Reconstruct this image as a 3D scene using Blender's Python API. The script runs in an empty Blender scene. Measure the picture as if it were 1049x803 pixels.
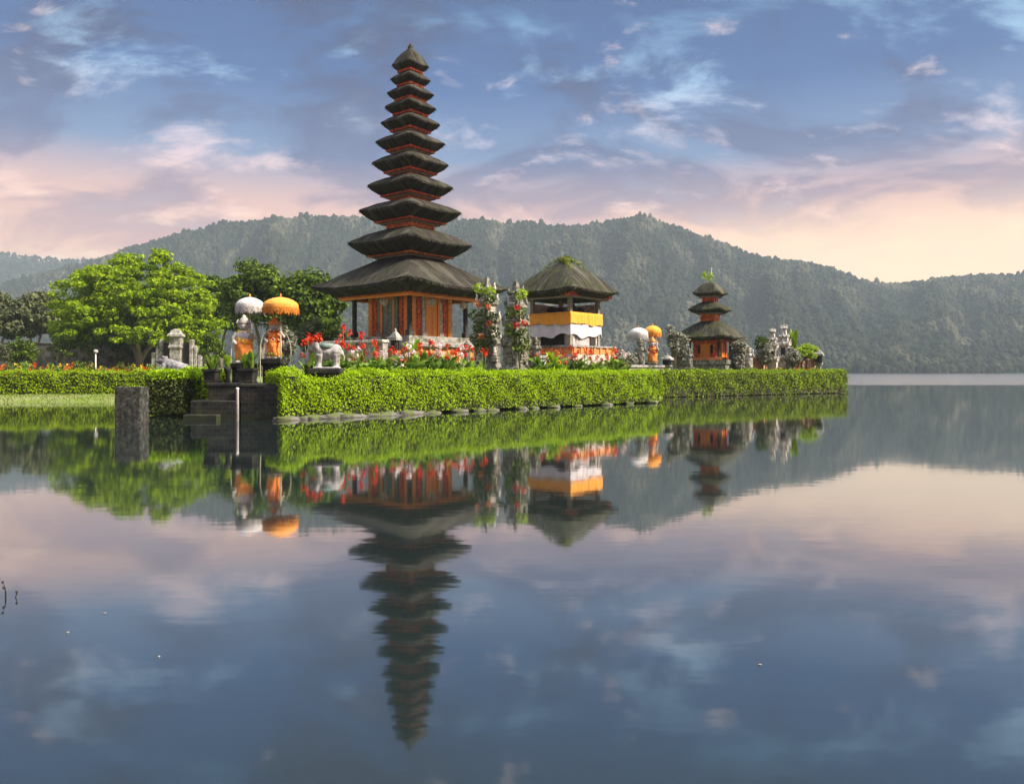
import bpy, math, random
import numpy as np
from mathutils import noise as mnoise, Vector

SC = bpy.context.scene
COL = SC.collection
R = math.radians
RNG = np.random.default_rng(7)
random.seed(7)

# ----------------------------------------------------------------- camera
CX, HY, F, CAM_H = 524.5, 381.0, 800.0, 1.6
cam_d = bpy.data.cameras.new('camera')
cam_d.sensor_width = 36.0
cam_d.lens = 36.0 * F / 1049.0
cam_d.shift_y = -(401.5 - HY) / 1049.0
cam_d.clip_start = 0.1
cam_d.clip_end = 12000
cam = bpy.data.objects.new('camera', cam_d)
cam.location = (0, 0, CAM_H)
cam.rotation_euler = (R(90), 0, 0)
COL.objects.link(cam)
SC.camera = cam

# ------------------------------------------------------------ render / view
SC.render.engine = 'CYCLES'
SC.cycles.use_denoising = True
try:
    SC.cycles.denoiser = 'OPENIMAGEDENOISE'
except Exception:
    pass
SC.cycles.max_bounces = 6
SC.cycles.transparent_max_bounces = 8
SC.cycles.volume_bounces = 0
SC.cycles.caustics_reflective = False
SC.cycles.caustics_refractive = False
SC.view_settings.view_transform = 'Standard'
SC.view_settings.look = 'None'
SC.view_settings.gamma = 1.0
SC.view_settings.use_curve_mapping = False
SC.view_settings.exposure = 1.45

# ------------------------------------------------------------------- light
SUN_EL, SUN_AZ = 42.0, -15.0          # azimuth measured from +X, counter-clockwise
sd = bpy.data.lights.new('sun', 'SUN')
sd.energy = 4.7
sd.angle = R(7)
sd.color = (1.0, 0.86, 0.70)
sun = bpy.data.objects.new('sun', sd)
COL.objects.link(sun)
sv = Vector((math.cos(R(SUN_EL)) * math.cos(R(SUN_AZ)), math.cos(R(SUN_EL)) * math.sin(R(SUN_AZ)), math.sin(R(SUN_EL))))
sun.rotation_euler = (-sv).to_track_quat('-Z', 'Y').to_euler()


class NT:
    """tiny node-tree helper"""
    def __init__(self, tree):
        self.t = tree
        tree.nodes.clear()

    def n(self, typ, **kw):
        nd = self.t.nodes.new(typ)
        for k, v in kw.items():
            if k.startswith('i_'):
                nd.inputs[k[2:].replace('_', ' ')].default_value = v
            else:
                setattr(nd, k, v)
        return nd

    def l(self, a, b):
        self.t.links.new(a, b)

    def val(self, sock, x):
        if isinstance(x, (int, float)):
            sock.default_value = x
        elif isinstance(x, (tuple, list)):
            sock.default_value = tuple(x) if len(x) == len(sock.default_value) else tuple(x) + (1.0,)
        else:
            self.l(x, sock)

    def m(self, op, a, b=0.0, c=None, clamp=False):
        nd = self.n('ShaderNodeMath', operation=op, use_clamp=clamp)
        self.val(nd.inputs[0], a)
        self.val(nd.inputs[1], b)
        if c is not None:
            self.val(nd.inputs[2], c)
        return nd.outputs[0]

    def mix(self, f, a, b):
        nd = self.n('ShaderNodeMix', data_type='RGBA')
        self.val(nd.inputs[0], f)
        self.val(nd.inputs[6], a)
        self.val(nd.inputs[7], b)
        return nd.outputs[2]

    def rng(self, v, a, b, c=0.0, d=1.0, smooth=True):
        nd = self.n('ShaderNodeMapRange', interpolation_type='SMOOTHSTEP' if smooth else 'LINEAR')
        self.val(nd.inputs[0], v)
        for i, x in enumerate((a, b, c, d)):
            nd.inputs[i + 1].default_value = x
        return nd.outputs[0]

    def ramp(self, f, stops):
        nd = self.n('ShaderNodeValToRGB')
        el = nd.color_ramp.elements
        while len(el) > 1:
            el.remove(el[-1])
        el[0].position = stops[0][0]
        el[0].color = tuple(stops[0][1]) + (1,)
        for p, c in stops[1:]:
            e = el.new(p)
            e.color = tuple(c) + (1,)
        self.l(f, nd.inputs[0])
        return nd.outputs[0]

    def noise(self, vec, scale, detail=4, rough=0.55, dist=0.0, dims='3D'):
        nd = self.n('ShaderNodeTexNoise', noise_dimensions=dims)
        if vec is not None:
            self.l(vec, nd.inputs['Vector'])
        nd.inputs['Scale'].default_value = scale
        nd.inputs['Detail'].default_value = detail
        nd.inputs['Roughness'].default_value = rough
        nd.inputs['Distortion'].default_value = dist
        return nd.outputs['Fac']

    def scale(self, vec, s, loc=(0, 0, 0)):
        nd = self.n('ShaderNodeMapping')
        self.l(vec, nd.inputs[0])
        nd.inputs['Scale'].default_value = s
        nd.inputs['Location'].default_value = loc
        return nd.outputs[0]


def srgb(r, g, b, k=1.0):
    f = lambda c: ((c / 255 + 0.055) / 1.055) ** 2.4 if c / 255 > 0.04045 else c / 255 / 12.92
    return (f(r) * k, f(g) * k, f(b) * k)


# ------------------------------------------------------------------- world
world = bpy.data.worlds.new('World')
SC.world = world
world.use_nodes = True
w = NT(world.node_tree)
tc = w.n('ShaderNodeTexCoord')
gen = tc.outputs['Generated']
sep = w.n('ShaderNodeSeparateXYZ')
w.l(gen, sep.inputs[0])
dx, dy, dz = sep.outputs
sky = w.n('ShaderNodeTexSky', sky_type='NISHITA')
sky.sun_disc = False
sky.sun_elevation = R(SUN_EL)
sky.sun_rotation = R(90 - SUN_AZ)
sky.air_density = 1.2
sky.dust_density = 1.5
zc = w.m('MAXIMUM', dz, 0.0)
# a cloud deck seen in perspective: direction divided by height
inv = w.m('DIVIDE', 1.0, w.m('ADD', zc, 0.34))
pv = w.n('ShaderNodeCombineXYZ')
w.l(w.m('MULTIPLY', dx, inv), pv.inputs[0])
w.l(w.m('MULTIPLY', dy, inv), pv.inputs[1])
pvec = pv.outputs[0]
EXP = 0.36                                     # the view exposure of +1 doubles these
n_big = w.noise(w.scale(pvec, (0.75, 1.0, 1), (3.1, 1.7, 0)), 3.6, 8, 0.58, 0.5)
n_mid = w.noise(w.scale(pvec, (0.7, 1.1, 1), (7.7, 4.2, 0)), 6.0, 9, 0.62, 0.3)
n_puf = w.noise(w.scale(pvec, (0.75, 1.0, 1), (1.2, 9.3, 0)), 8.5, 8, 0.58, 0.25)
K = EXP
dark = w.ramp(zc, [(0.0, srgb(222, 162, 146, K * 1.6)), (0.14, srgb(216, 156, 148, K * 1.55)), (0.20, srgb(184, 146, 160, K * 1.2)), (0.26, srgb(74, 100, 166, K * 0.95)), (0.34, srgb(4, 62, 138, K * 0.88)), (0.42, srgb(2, 54, 128, K * 0.78)), (0.52, srgb(22, 52, 92, K * 0.6)), (0.72, srgb(150, 175, 215, K * 1.6)), (1.0, srgb(240, 245, 255, K * 3.6))])  # highest stops lie out of view, brightened to light the foliage from above
mid = w.ramp(zc, [(0.0, srgb(255, 200, 168, K * 1.75)), (0.14, srgb(255, 196, 160, K * 1.65)), (0.20, srgb(244, 188, 172, K * 1.35)), (0.26, srgb(116, 154, 206, K)), (0.34, srgb(8, 106, 190, K * 0.85)), (0.42, srgb(6, 96, 176, K * 0.80)), (0.52, srgb(30, 70, 124, K * 0.65)), (0.72, srgb(215, 228, 250, K * 1.9)), (1.0, srgb(250, 252, 255, K * 4.0))])
light = w.ramp(zc, [(0.0, srgb(255, 224, 184, K * 2.0)), (0.14, srgb(255, 212, 178, K * 1.9)), (0.20, srgb(255, 204, 184, K * 1.6)), (0.26, srgb(234, 208, 218, K * 1.3)), (0.34, srgb(166, 210, 246, K * 1.15)), (0.42, srgb(84, 152, 212, K * 0.85)), (0.52, srgb(42, 88, 140, K * 0.68)), (0.72, srgb(240, 245, 255, K * 2.2)), (1.0, srgb(255, 255, 255, K * 4.4))])
c1 = w.mix(w.rng(n_big, 0.41, 0.57), dark, mid)
c2 = w.mix(w.rng(n_mid, 0.52, 0.72), c1, light)
puff = w.m('MULTIPLY', w.rng(n_puf, 0.60, 0.74), w.rng(zc, 0.20, 0.30))
c3 = w.mix(w.m('MULTIPLY', puff, 0.65), c2, srgb(244, 220, 216, K * 1.35))
# the warm glow low in the sky to the right, where the day breaks
gdir = Vector((math.sin(R(26)), math.cos(R(26)), 0.10)).normalized()
dot = w.n('ShaderNodeVectorMath', operation='DOT_PRODUCT')
w.l(gen, dot.inputs[0])
dot.inputs[1].default_value = gdir
glow = w.m('MULTIPLY', w.rng(dot.outputs['Value'], 0.915, 0.998), w.rng(zc, 0.215, 0.11))
c4 = w.mix(w.m('MULTIPLY', glow, 0.9), c3, srgb(255, 214, 164, K * 2.4))
bg1 = w.n('ShaderNodeBackground')
w.l(sky.outputs[0], bg1.inputs[0])
bg1.inputs[1].default_value = 0.10
bg2 = w.n('ShaderNodeBackground')
w.l(c4, bg2.inputs[0])
bg2.inputs[1].default_value = 1.0
mx = w.n('ShaderNodeMixShader')
w.val(mx.inputs[0], w.rng(n_big, 0.30, 0.45, 0.86, 0.97))
w.l(bg1.outputs[0], mx.inputs[1])
w.l(bg2.outputs[0], mx.inputs[2])
wo = w.n('ShaderNodeOutputWorld')
w.l(mx.outputs[0], wo.inputs[0])

# ================================================================ materials
MATS = {}


def newmat(name):
    m = bpy.data.materials.new(name)
    m.use_nodes = True
    MATS[name] = m
    return m, NT(m.node_tree)


def finish(t, col, rough=0.8, bump=None, bstr=0.3, bdist=0.02, spec=0.3, sheen=0.0, metal=0.0):
    p = t.n('ShaderNodeBsdfPrincipled')
    t.val(p.inputs['Base Color'], col)
    t.val(p.inputs['Roughness'], rough)
    p.inputs['Specular IOR Level'].default_value = spec
    p.inputs['Metallic'].default_value = metal
    if bump is not None:
        b = t.n('ShaderNodeBump')
        b.inputs['Strength'].default_value = bstr
        b.inputs['Distance'].default_value = bdist
        t.l(bump, b.inputs['Height'])
        t.l(b.outputs[0], p.inputs['Normal'])
    o = t.n('ShaderNodeOutputMaterial')
    t.l(p.outputs[0], o.inputs[0])
    return p


def mottled(name, c1, c2, scale=3.0, rough=0.85, bstr=0.4, bdist=0.03, c3=None, s3=1.0, stretch=(1, 1, 1), lo=0.35, hi=0.65, spec=0.25):
    m, t = newmat(name)
    g = t.n('ShaderNodeTexCoord').outputs['Object']
    v = t.scale(g, stretch)
    n1 = t.noise(v, scale, 6, 0.6)
    col = t.mix(t.rng(n1, lo, hi), c1, c2)
    if c3 is not None:
        n2 = t.noise(t.scale(g, (1, 1, 1), (5, 3, 1)), s3, 5, 0.6)
        col = t.mix(t.rng(n2, 0.52, 0.66), col, c3)
    n4 = t.noise(v, scale * 4, 5, 0.65)
    finish(t, col, rough, n4, bstr, bdist, spec)
    return m


def leafmat(name, stops, trans=0.3, rough=0.55, patch=0.0, pcol=(0.05, 0.05, 0.02), pscale=0.5):
    m, t = newmat(name)
    g = t.n('ShaderNodeNewGeometry')
    col = t.ramp(g.outputs['Random Per Island'], stops)
    if patch > 0:
        tc_ = t.n('ShaderNodeTexCoord').outputs['Object']
        n1 = t.noise(tc_, pscale, 4, 0.6)
        col = t.mix(t.m('MULTIPLY', t.rng(n1, 0.50, 0.68), patch), col, pcol)
    p = t.n('ShaderNodeBsdfPrincipled')
    t.l(col, p.inputs['Base Color'])
    p.inputs['Roughness'].default_value = rough
    p.inputs['Specular IOR Level'].default_value = 0.12
    tr = t.n('ShaderNodeBsdfTranslucent')
    t.l(col, tr.inputs[0])
    mxs = t.n('ShaderNodeMixShader')
    mxs.inputs[0].default_value = trans
    t.l(p.outputs[0], mxs.inputs[1])
    t.l(tr.outputs[0], mxs.inputs[2])
    o = t.n('ShaderNodeOutputMaterial')
    t.l(mxs.outputs[0], o.inputs[0])
    return m


def thatchmat(name, base, grey, moss, mossamt):
    """palm-fibre thatch: streaks run down each of the four slopes"""
    m, t = newmat(name)
    g = t.n('ShaderNodeTexCoord').outputs['Object']
    s = t.n('ShaderNodeSeparateXYZ')
    t.l(g, s.inputs[0])
    side = t.m('GREATER_THAN', t.m('ABSOLUTE', s.outputs[0]), t.m('ABSOLUTE', s.outputs[1]))
    u = t.m('ADD', t.m('MULTIPLY', side, s.outputs[1]), t.m('MULTIPLY', t.m('SUBTRACT', 1.0, side), s.outputs[0]))
    c = t.n('ShaderNodeCombineXYZ')
    t.l(u, c.inputs[0])
    t.l(t.m('MULTIPLY', s.outputs[2], 0.22), c.inputs[1])
    t.l(t.m('MULTIPLY', side, 7.3), c.inputs[2])
    fib = t.noise(c.outputs[0], 6.5, 6, 0.75)
    coarse = t.noise(c.outputs[0], 1.6, 5, 0.65)
    blot = t.noise(g, 1.3, 7, 0.7)
    col = t.mix(t.rng(fib, 0.32, 0.68), base, grey)
    col = t.mix(t.m('MULTIPLY', t.rng(coarse, 0.50, 0.64), 0.6), col, tuple(x * 1.9 for x in grey))
    col = t.mix(t.m('MULTIPLY', t.rng(blot, 0.48, 0.60), mossamt), col, moss)
    hgt = t.m('ADD', fib, t.m('MULTIPLY', blot, 0.8))
    finish(t, col, 0.95, hgt, 1.0, 0.14, 0.06)
    return m


def carvedmat(name, red, orange, gold, dark, scale=5.0):
    """carved and painted temple masonry: courses, relief scrolls and gilding"""
    m, t = newmat(name)
    g = t.n('ShaderNodeTexCoord').outputs['Object']
    vo = t.n('ShaderNodeTexVoronoi', feature='F1')
    t.l(g, vo.inputs['Vector'])
    vo.inputs['Scale'].default_value = scale
    n1 = t.noise(g, scale * 0.5, 5, 0.6)
    n2 = t.noise(g, scale * 1.7, 4, 0.6, 1.5)
    col = t.mix(t.rng(n1, 0.38, 0.62), red, orange)
    col = t.mix(t.rng(n2, 0.55, 0.66), col, gold)
    col = t.mix(t.m('MULTIPLY', t.rng(vo.outputs['Distance'], 0.42, 0.62), 0.7), col, dark)
    finish(t, col, 0.6, n2, 0.6, 0.05, 0.35)
    return m


def brickmat(name, c1, c2, mortar, sx=4.0):
    m, t = newmat(name)
    g = t.n('ShaderNodeTexCoord').outputs['Object']
    s = t.n('ShaderNodeSeparateXYZ')
    t.l(g, s.inputs[0])
    c = t.n('ShaderNodeCombineXYZ')
    t.l(t.m('ADD', s.outputs[0], s.outputs[1]), c.inputs[0])
    t.l(s.outputs[2], c.inputs[1])
    b = t.n('ShaderNodeTexBrick')
    t.l(c.outputs[0], b.inputs['Vector'])
    b.inputs['Scale'].default_value = sx
    b.inputs['Mortar Size'].default_value = 0.018
    b.inputs['Color1'].default_value = (*c1, 1)
    b.inputs['Color2'].default_value = (*c2, 1)
    b.inputs['Mortar'].default_value = (*mortar, 1)
    n1 = t.noise(g, 2.0, 5, 0.65)
    col = t.mix(t.m('MULTIPLY', t.rng(n1, 0.5, 0.7), 0.5), b.outputs['Color'], (0.10, 0.09, 0.06))
    finish(t, col, 0.85, b.outputs['Fac'], -0.4, 0.02, 0.2)
    return m


M_THATCH = thatchmat('black_palm_thatch', (0.016, 0.014, 0.011), (0.058, 0.054, 0.045), (0.046, 0.050, 0.024), 0.45)
M_THATCH_MOSS = thatchmat('mossy_thatch', (0.020, 0.019, 0.014), (0.068, 0.066, 0.050), (0.055, 0.066, 0.022), 0.55)
M_UNDER = mottled('dark_rafter_wood', (0.018, 0.016, 0.012), (0.04, 0.035, 0.028), 6, stretch=(1, 1, 4))
M_CARVED = carvedmat('carved_orange_masonry', (0.60, 0.12, 0.015), (0.72, 0.22, 0.03), (0.74, 0.36, 0.05), (0.22, 0.06, 0.02), 5)
M_CARVED_RED = carvedmat('carved_red_masonry', (0.58, 0.06, 0.015), (0.68, 0.13, 0.02), (0.72, 0.30, 0.05), (0.18, 0.04, 0.02), 6)
M_GOLD = mottled('gilded_wood', (0.64, 0.20, 0.025), (0.72, 0.30, 0.04), 9, 0.5, spec=0.4)
M_TEAL = mottled('faded_teal_paint', (0.10, 0.17, 0.15), (0.22, 0.28, 0.24), 5)
M_GREYWOOD = mottled('weathered_beam_wood', (0.16, 0.15, 0.12), (0.30, 0.28, 0.22), 5, stretch=(1, 1, 6))
M_DARKWOOD = mottled('dark_post_wood', (0.025, 0.025, 0.024), (0.05, 0.05, 0.045), 5)
M_STONE = mottled('weathered_grey_stone', (0.16, 0.155, 0.14), (0.34, 0.33, 0.30), 3.5, c3=(0.07, 0.075, 0.045), s3=1.6)
M_OLDWALL = mottled('mossy_old_wall', (0.045, 0.044, 0.035), (0.12, 0.115, 0.095), 1.5, c3=(0.035, 0.04, 0.02), s3=0.6)
M_PALESTONE = mottled('pale_carved_stone', (0.30, 0.28, 0.24), (0.55, 0.52, 0.47), 5, c3=(0.16, 0.15, 0.11), s3=3)
M_MOSSTONE = mottled('mossy_carved_stone', (0.09, 0.09, 0.065), (0.34, 0.33, 0.28), 7, c3=(0.07, 0.085, 0.03), s3=3.5, bstr=1.0, bdist=0.08)
M_LAVA = mottled('black_lava_stone', (0.012, 0.012, 0.010), (0.030, 0.029, 0.024), 4, c3=(0.045, 0.048, 0.030), s3=1.6)
M_LAVA_WET = mottled('rough_dark_block_stone', (0.010, 0.011, 0.009), (0.055, 0.056, 0.046), 9, c3=(0.11, 0.11, 0.095), s3=5.5, bstr=1.0, bdist=0.06)
def blockmat(name):
    m, t = newmat(name)
    g = t.n('ShaderNodeTexCoord').outputs['Object']
    s_ = t.n('ShaderNodeSeparateXYZ')
    t.l(g, s_.inputs[0])
    c_ = t.n('ShaderNodeCombineXYZ')
    t.l(t.m('ADD', s_.outputs[0], s_.outputs[1]), c_.inputs[0])
    t.l(s_.outputs[2], c_.inputs[1])
    b = t.n('ShaderNodeTexBrick')
    t.l(c_.outputs[0], b.inputs['Vector'])
    b.inputs['Scale'].default_value = 1.7
    b.inputs['Mortar Size'].default_value = 0.012
    b.inputs['Color1'].default_value = (0.012, 0.012, 0.010, 1)
    b.inputs['Color2'].default_value = (0.030, 0.029, 0.025, 1)
    b.inputs['Mortar'].default_value = (0.055, 0.053, 0.045, 1)
    n1 = t.noise(g, 2.2, 6, 0.65)
    n2 = t.noise(g, 11.0, 5, 0.7)
    col = t.mix(t.m('MULTIPLY', t.rng(n1, 0.48, 0.64), 0.7), b.outputs['Color'], (0.050, 0.055, 0.032))
    tide = t.m('MULTIPLY', t.rng(t.m('ADD', s_.outputs[2], t.m('MULTIPLY', n1, 0.25)), 0.38, 0.20), 0.5)
    col = t.mix(tide, col, (0.030, 0.040, 0.014))
    col = t.mix(t.m('MULTIPLY', t.rng(n2, 0.60, 0.70), 0.5), col, (0.10, 0.10, 0.085))
    finish(t, col, 0.85, t.m('SUBTRACT', n2, t.m('MULTIPLY', b.outputs['Fac'], 0.6)), 0.8, 0.03, 0.2)
    return m


M_BLOCKS = blockmat('black_stone_masonry')
M_BRICK = brickmat('orange_temple_brick', (0.62, 0.21, 0.06), (0.70, 0.28, 0.08), (0.36, 0.22, 0.14))
M_PINKBRICK = brickmat('pink_brick', (0.58, 0.30, 0.20), (0.66, 0.36, 0.24), (0.45, 0.30, 0.24))
M_WHITE = mottled('white_painted_stone', (0.26, 0.25, 0.245), (0.44, 0.425, 0.42), 5, c3=(0.15, 0.15, 0.12), s3=3)
M_FROG = mottled('grey_granite', (0.10, 0.10, 0.105), (0.26, 0.26, 0.27), 8, c3=(0.08, 0.08, 0.08), s3=5)
M_YCLOTH = mottled('yellow_cloth', (0.72, 0.30, 0.035), (0.76, 0.35, 0.05), 3, 0.9)
M_WCLOTH = mottled('white_cloth', (0.50, 0.47, 0.50), (0.60, 0.57, 0.60), 3, 0.9)
M_OCLOTH = mottled('orange_cloth', (0.80, 0.22, 0.04), (0.85, 0.34, 0.07), 9, 0.85, c3=(0.75, 0.06, 0.03), s3=4)
M_FR_O = mottled('orange_fringe', (0.34, 0.10, 0.015), (0.62, 0.24, 0.03), 20, 0.9)
M_FR_W = mottled('white_fringe', (0.25, 0.24, 0.22), (0.48, 0.46, 0.44), 20, 0.9)
M_UMB_O = mottled('orange_parasol_cloth', (0.64, 0.24, 0.03), (0.76, 0.35, 0.07), 16, 0.8)
M_UMB_Y = mottled('yellow_parasol_cloth', (0.68, 0.27, 0.025), (0.78, 0.36, 0.05), 16, 0.8)
M_UMB_W = mottled('white_parasol_cloth', (0.40, 0.385, 0.37), (0.56, 0.54, 0.52), 16, 0.8)
M_POLEW = mottled('white_painted_pole', (0.62, 0.61, 0.58), (0.78, 0.77, 0.74), 8, 0.6)
M_BAMBOO = mottled('dry_bamboo', (0.38, 0.36, 0.26), (0.55, 0.52, 0.40), 8)
M_BARK = mottled('grey_bark', (0.12, 0.10, 0.075), (0.26, 0.23, 0.18), 4, stretch=(3, 3, 0.8), bstr=0.8)
M_BARK_PALE = mottled('pale_bark', (0.26, 0.23, 0.18), (0.42, 0.38, 0.32), 4, stretch=(3, 3, 0.8))
M_DEADWOOD = mottled('bleached_wood', (0.32, 0.29, 0.25), (0.58, 0.55, 0.50), 7)
M_ROCK = mottled('shore_rock', (0.035, 0.034, 0.028), (0.13, 0.125, 0.11), 3, c3=(0.08, 0.10, 0.03), s3=2)
M_HEDGECORE = mottled('hedge_twigs', (0.012, 0.018, 0.005), (0.034, 0.044, 0.010), 6)
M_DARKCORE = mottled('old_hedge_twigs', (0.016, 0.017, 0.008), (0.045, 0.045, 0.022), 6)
M_STEM = mottled('plant_stem', (0.06, 0.10, 0.025), (0.12, 0.17, 0.05), 9)

LG = lambda a, b, c: [(0.0, a), (0.5, b), (1.0, c)]
L_HEDGE = leafmat('hedge_leaf', LG((0.15, 0.24, 0.002), (0.28, 0.44, 0.004), (0.38, 0.56, 0.006)), 0.40, patch=0.4, pcol=(0.11, 0.13, 0.008), pscale=0.9)
L_HEDGE_L = leafmat('old_hedge_leaf', LG((0.09, 0.155, 0.003), (0.21, 0.32, 0.004), (0.33, 0.44, 0.006)), 0.35)
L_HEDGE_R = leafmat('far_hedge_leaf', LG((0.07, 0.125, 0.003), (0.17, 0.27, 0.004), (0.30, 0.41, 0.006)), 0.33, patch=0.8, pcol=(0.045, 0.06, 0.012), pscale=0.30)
L_HEDGE_D = leafmat('dark_hedge_leaf', LG((0.03, 0.045, 0.012), (0.055, 0.075, 0.02), (0.12, 0.15, 0.03)), 0.2)  # darker leaf colour for the sides of the trimmed bush
L_TREE = leafmat('bright_tree_leaf', LG((0.09, 0.16, 0.002), (0.20, 0.31, 0.003), (0.32, 0.43, 0.006)), 0.38)
L_DARK = leafmat('dark_tree_leaf', LG((0.025, 0.045, 0.006), (0.058, 0.10, 0.010), (0.15, 0.23, 0.015)), 0.28)
L_OLIVE = leafmat('olive_tree_leaf', LG((0.05, 0.06, 0.03), (0.085, 0.10, 0.045), (0.14, 0.16, 0.06)), 0.25)
L_GREY = leafmat('grey_green_leaf', LG((0.10, 0.11, 0.07), (0.20, 0.21, 0.15), (0.34, 0.34, 0.27)), 0.2)
L_PLANT = leafmat('broad_green_leaf', LG((0.05, 0.11, 0.012), (0.11, 0.20, 0.02), (0.22, 0.34, 0.05)), 0.35)
L_LIME = leafmat('lime_leaf', LG((0.16, 0.26, 0.01), (0.25, 0.38, 0.015), (0.34, 0.46, 0.03)), 0.4)
L_MOSS = leafmat('roof_grass', LG((0.10, 0.13, 0.015), (0.18, 0.22, 0.02), (0.25, 0.29, 0.05)), 0.3)
L_RED = leafmat('red_petal', LG((0.40, 0.012, 0.008), (0.58, 0.035, 0.012), (0.70, 0.10, 0.03)), 0.3)
L_ORANGE = leafmat('orange_petal', LG((0.50, 0.07, 0.015), (0.66, 0.17, 0.03), (0.72, 0.32, 0.09)), 0.3)
L_YELLOW = leafmat('yellow_petal', LG((0.80, 0.45, 0.02), (0.86, 0.58, 0.03), (0.9, 0.68, 0.1)), 0.3)
L_PINK = leafmat('pale_pink_petal', LG((0.6, 0.42, 0.45), (0.72, 0.55, 0.58), (0.8, 0.66, 0.68)), 0.3)
L_GRASS = leafmat('short_bank_grass', LG((0.10, 0.15, 0.012), (0.16, 0.22, 0.02), (0.24, 0.29, 0.05)), 0.3)


# ================================================================== mesh kit
class MB:
    """collects shapes; build() links them as ONE mesh object"""
    def __init__(self):
        self.v, self.f, self.fm, self.n = [], [], [], 0
        self.smooth = []

    def add(self, verts, faces, mi=0, smooth=False):
        verts = np.asarray(verts, float).reshape(-1, 3)
        self.v.append(verts)
        o = self.n
        for fc in faces:
            self.f.append([i + o for i in fc])
        self.fm += [mi] * len(faces)
        self.smooth += [smooth] * len(faces)
        self.n += len(verts)
        return self

    def quads(self, V, mi=0):
        """V: (N,4,3) loose quads"""
        N = len(V)
        if N == 0:
            return self
        self.v.append(V.reshape(-1, 3))
        idx = (np.arange(N * 4) + self.n).reshape(N, 4).tolist()
        self.f += idx
        self.fm += [mi] * N
        self.smooth += [False] * N
        self.n += N * 4
        return self

    def box(self, x0, x1, y0, y1, z0, z1, mi=0, M=None, bev=0.0):
        if bev > 0:
            return self.cbox(x0, x1, y0, y1, z0, z1, bev, mi, M)
        v = np.array([(x, y, z) for z in (z0, z1) for y in (y0, y1) for x in (x0, x1)], float)
        if M is not None:
            v = M(v)
        return self.add(v, [(0, 2, 3, 1), (4, 5, 7, 6), (0, 1, 5, 4), (2, 6, 7, 3), (0, 4, 6, 2), (1, 3, 7, 5)], mi)

    def cbox(self, x0, x1, y0, y1, z0, z1, b, mi=0, M=None):
        """box with chamfered top rim and upright edges"""
        def ring(i, z):
            a, c, d, e = x0 + i, x1 - i, y0 + i, y1 - i
            return [(a + b, d, z), (c - b, d, z), (c, d + b, z), (c, e - b, z), (c - b, e, z), (a + b, e, z), (a, e - b, z), (a, d + b, z)]
        rings = [ring(0, z0), ring(0, z1 - b), ring(b * 0.8, z1)]
        return self.loft(rings, mi, M, cap=True)

    def loft(self, rings, mi=0, M=None, cap=True, smooth=False, capb=True):
        n = len(rings[0])
        v = np.array(rings, float).reshape(-1, 3)
        if M is not None:
            v = M(v)
        fs = []
        for k in range(len(rings) - 1):
            for i in range(n):
                j = (i + 1) % n
                fs.append((k * n + i, k * n + j, (k + 1) * n + j, (k + 1) * n + i))
        self.add(v, fs, mi, smooth)
        if cap:
            o = self.n - len(v)
            if capb:
                self.f.append([o + i for i in range(n)][::-1]); self.fm.append(mi); self.smooth.append(False)
            self.f.append([o + (len(rings) - 1) * n + i for i in range(n)]); self.fm.append(mi); self.smooth.append(False)
        return self

    def lathe(self, prof, c=(0, 0, 0), seg=16, mi=0, smooth=True, sx=1, sy=1, cap=True, wob=0.0):
        rings = []
        for r, z in prof:
            ring = []
            for i in range(seg):
                a = 2 * math.pi * i / seg
                rr = r * (1 + (wob * math.sin(a * 5 + z * 9) if wob else 0))
                ring.append((c[0] + rr * math.cos(a) * sx, c[1] + rr * math.sin(a) * sy, c[2] + z))
            rings.append(ring)
        return self.loft(rings, mi, None, cap, smooth)

    def sq(self, prof, c=(0, 0, 0), mi=0, M=None):
        """square lathe: prof of (half side, z)"""
        return self.loft([[(c[0] - r, c[1] - r, c[2] + z), (c[0] + r, c[1] - r, c[2] + z), (c[0] + r, c[1] + r, c[2] + z), (c[0] - r, c[1] + r, c[2] + z)] for r, z in prof], mi, M)

    def tube(self, pts, r, seg=7, mi=0, smooth=True):
        pts = [Vector(p) for p in pts]
        rr = r if isinstance(r, (list, tuple)) else [r] * len(pts)
        rings = []
        for i, p in enumerate(pts):
            d = (pts[min(i + 1, len(pts) - 1)] - pts[max(i - 1, 0)])
            if d.length < 1e-6:
                d = Vector((0, 0, 1))
            d.normalize()
            a = Vector((1, 0, 0)) if abs(d.x) < 0.8 else Vector((0, 1, 0))
            u = d.cross(a).normalized()
            v = d.cross(u)
            rings.append([tuple(p + (u * math.cos(2 * math.pi * k / seg) + v * math.sin(2 * math.pi * k / seg)) * rr[i]) for k in range(seg)])
        return self.loft(rings, mi, None, True, smooth)

    def blob(self, c, rx, ry, rz, amp=0.15, seed=0, mi=0, nu=14, nv=9, fr=2.0):
        rings = []
        for j in range(nv):
            th = math.pi * (j + 0.5) / nv
            ring = []
            for i in range(nu):
                ph = 2 * math.pi * i / nu
                d = Vector((math.sin(th) * math.cos(ph), math.sin(th) * math.sin(ph), -math.cos(th)))
                k = 1 + amp * mnoise.noise(d * fr + Vector((seed * 3.7, seed, 1.3)))
                ring.append((c[0] + d.x * rx * k, c[1] + d.y * ry * k, c[2] + d.z * rz * k))
            rings.append(ring)
        return self.loft(rings, mi, None, True, True)

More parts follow.
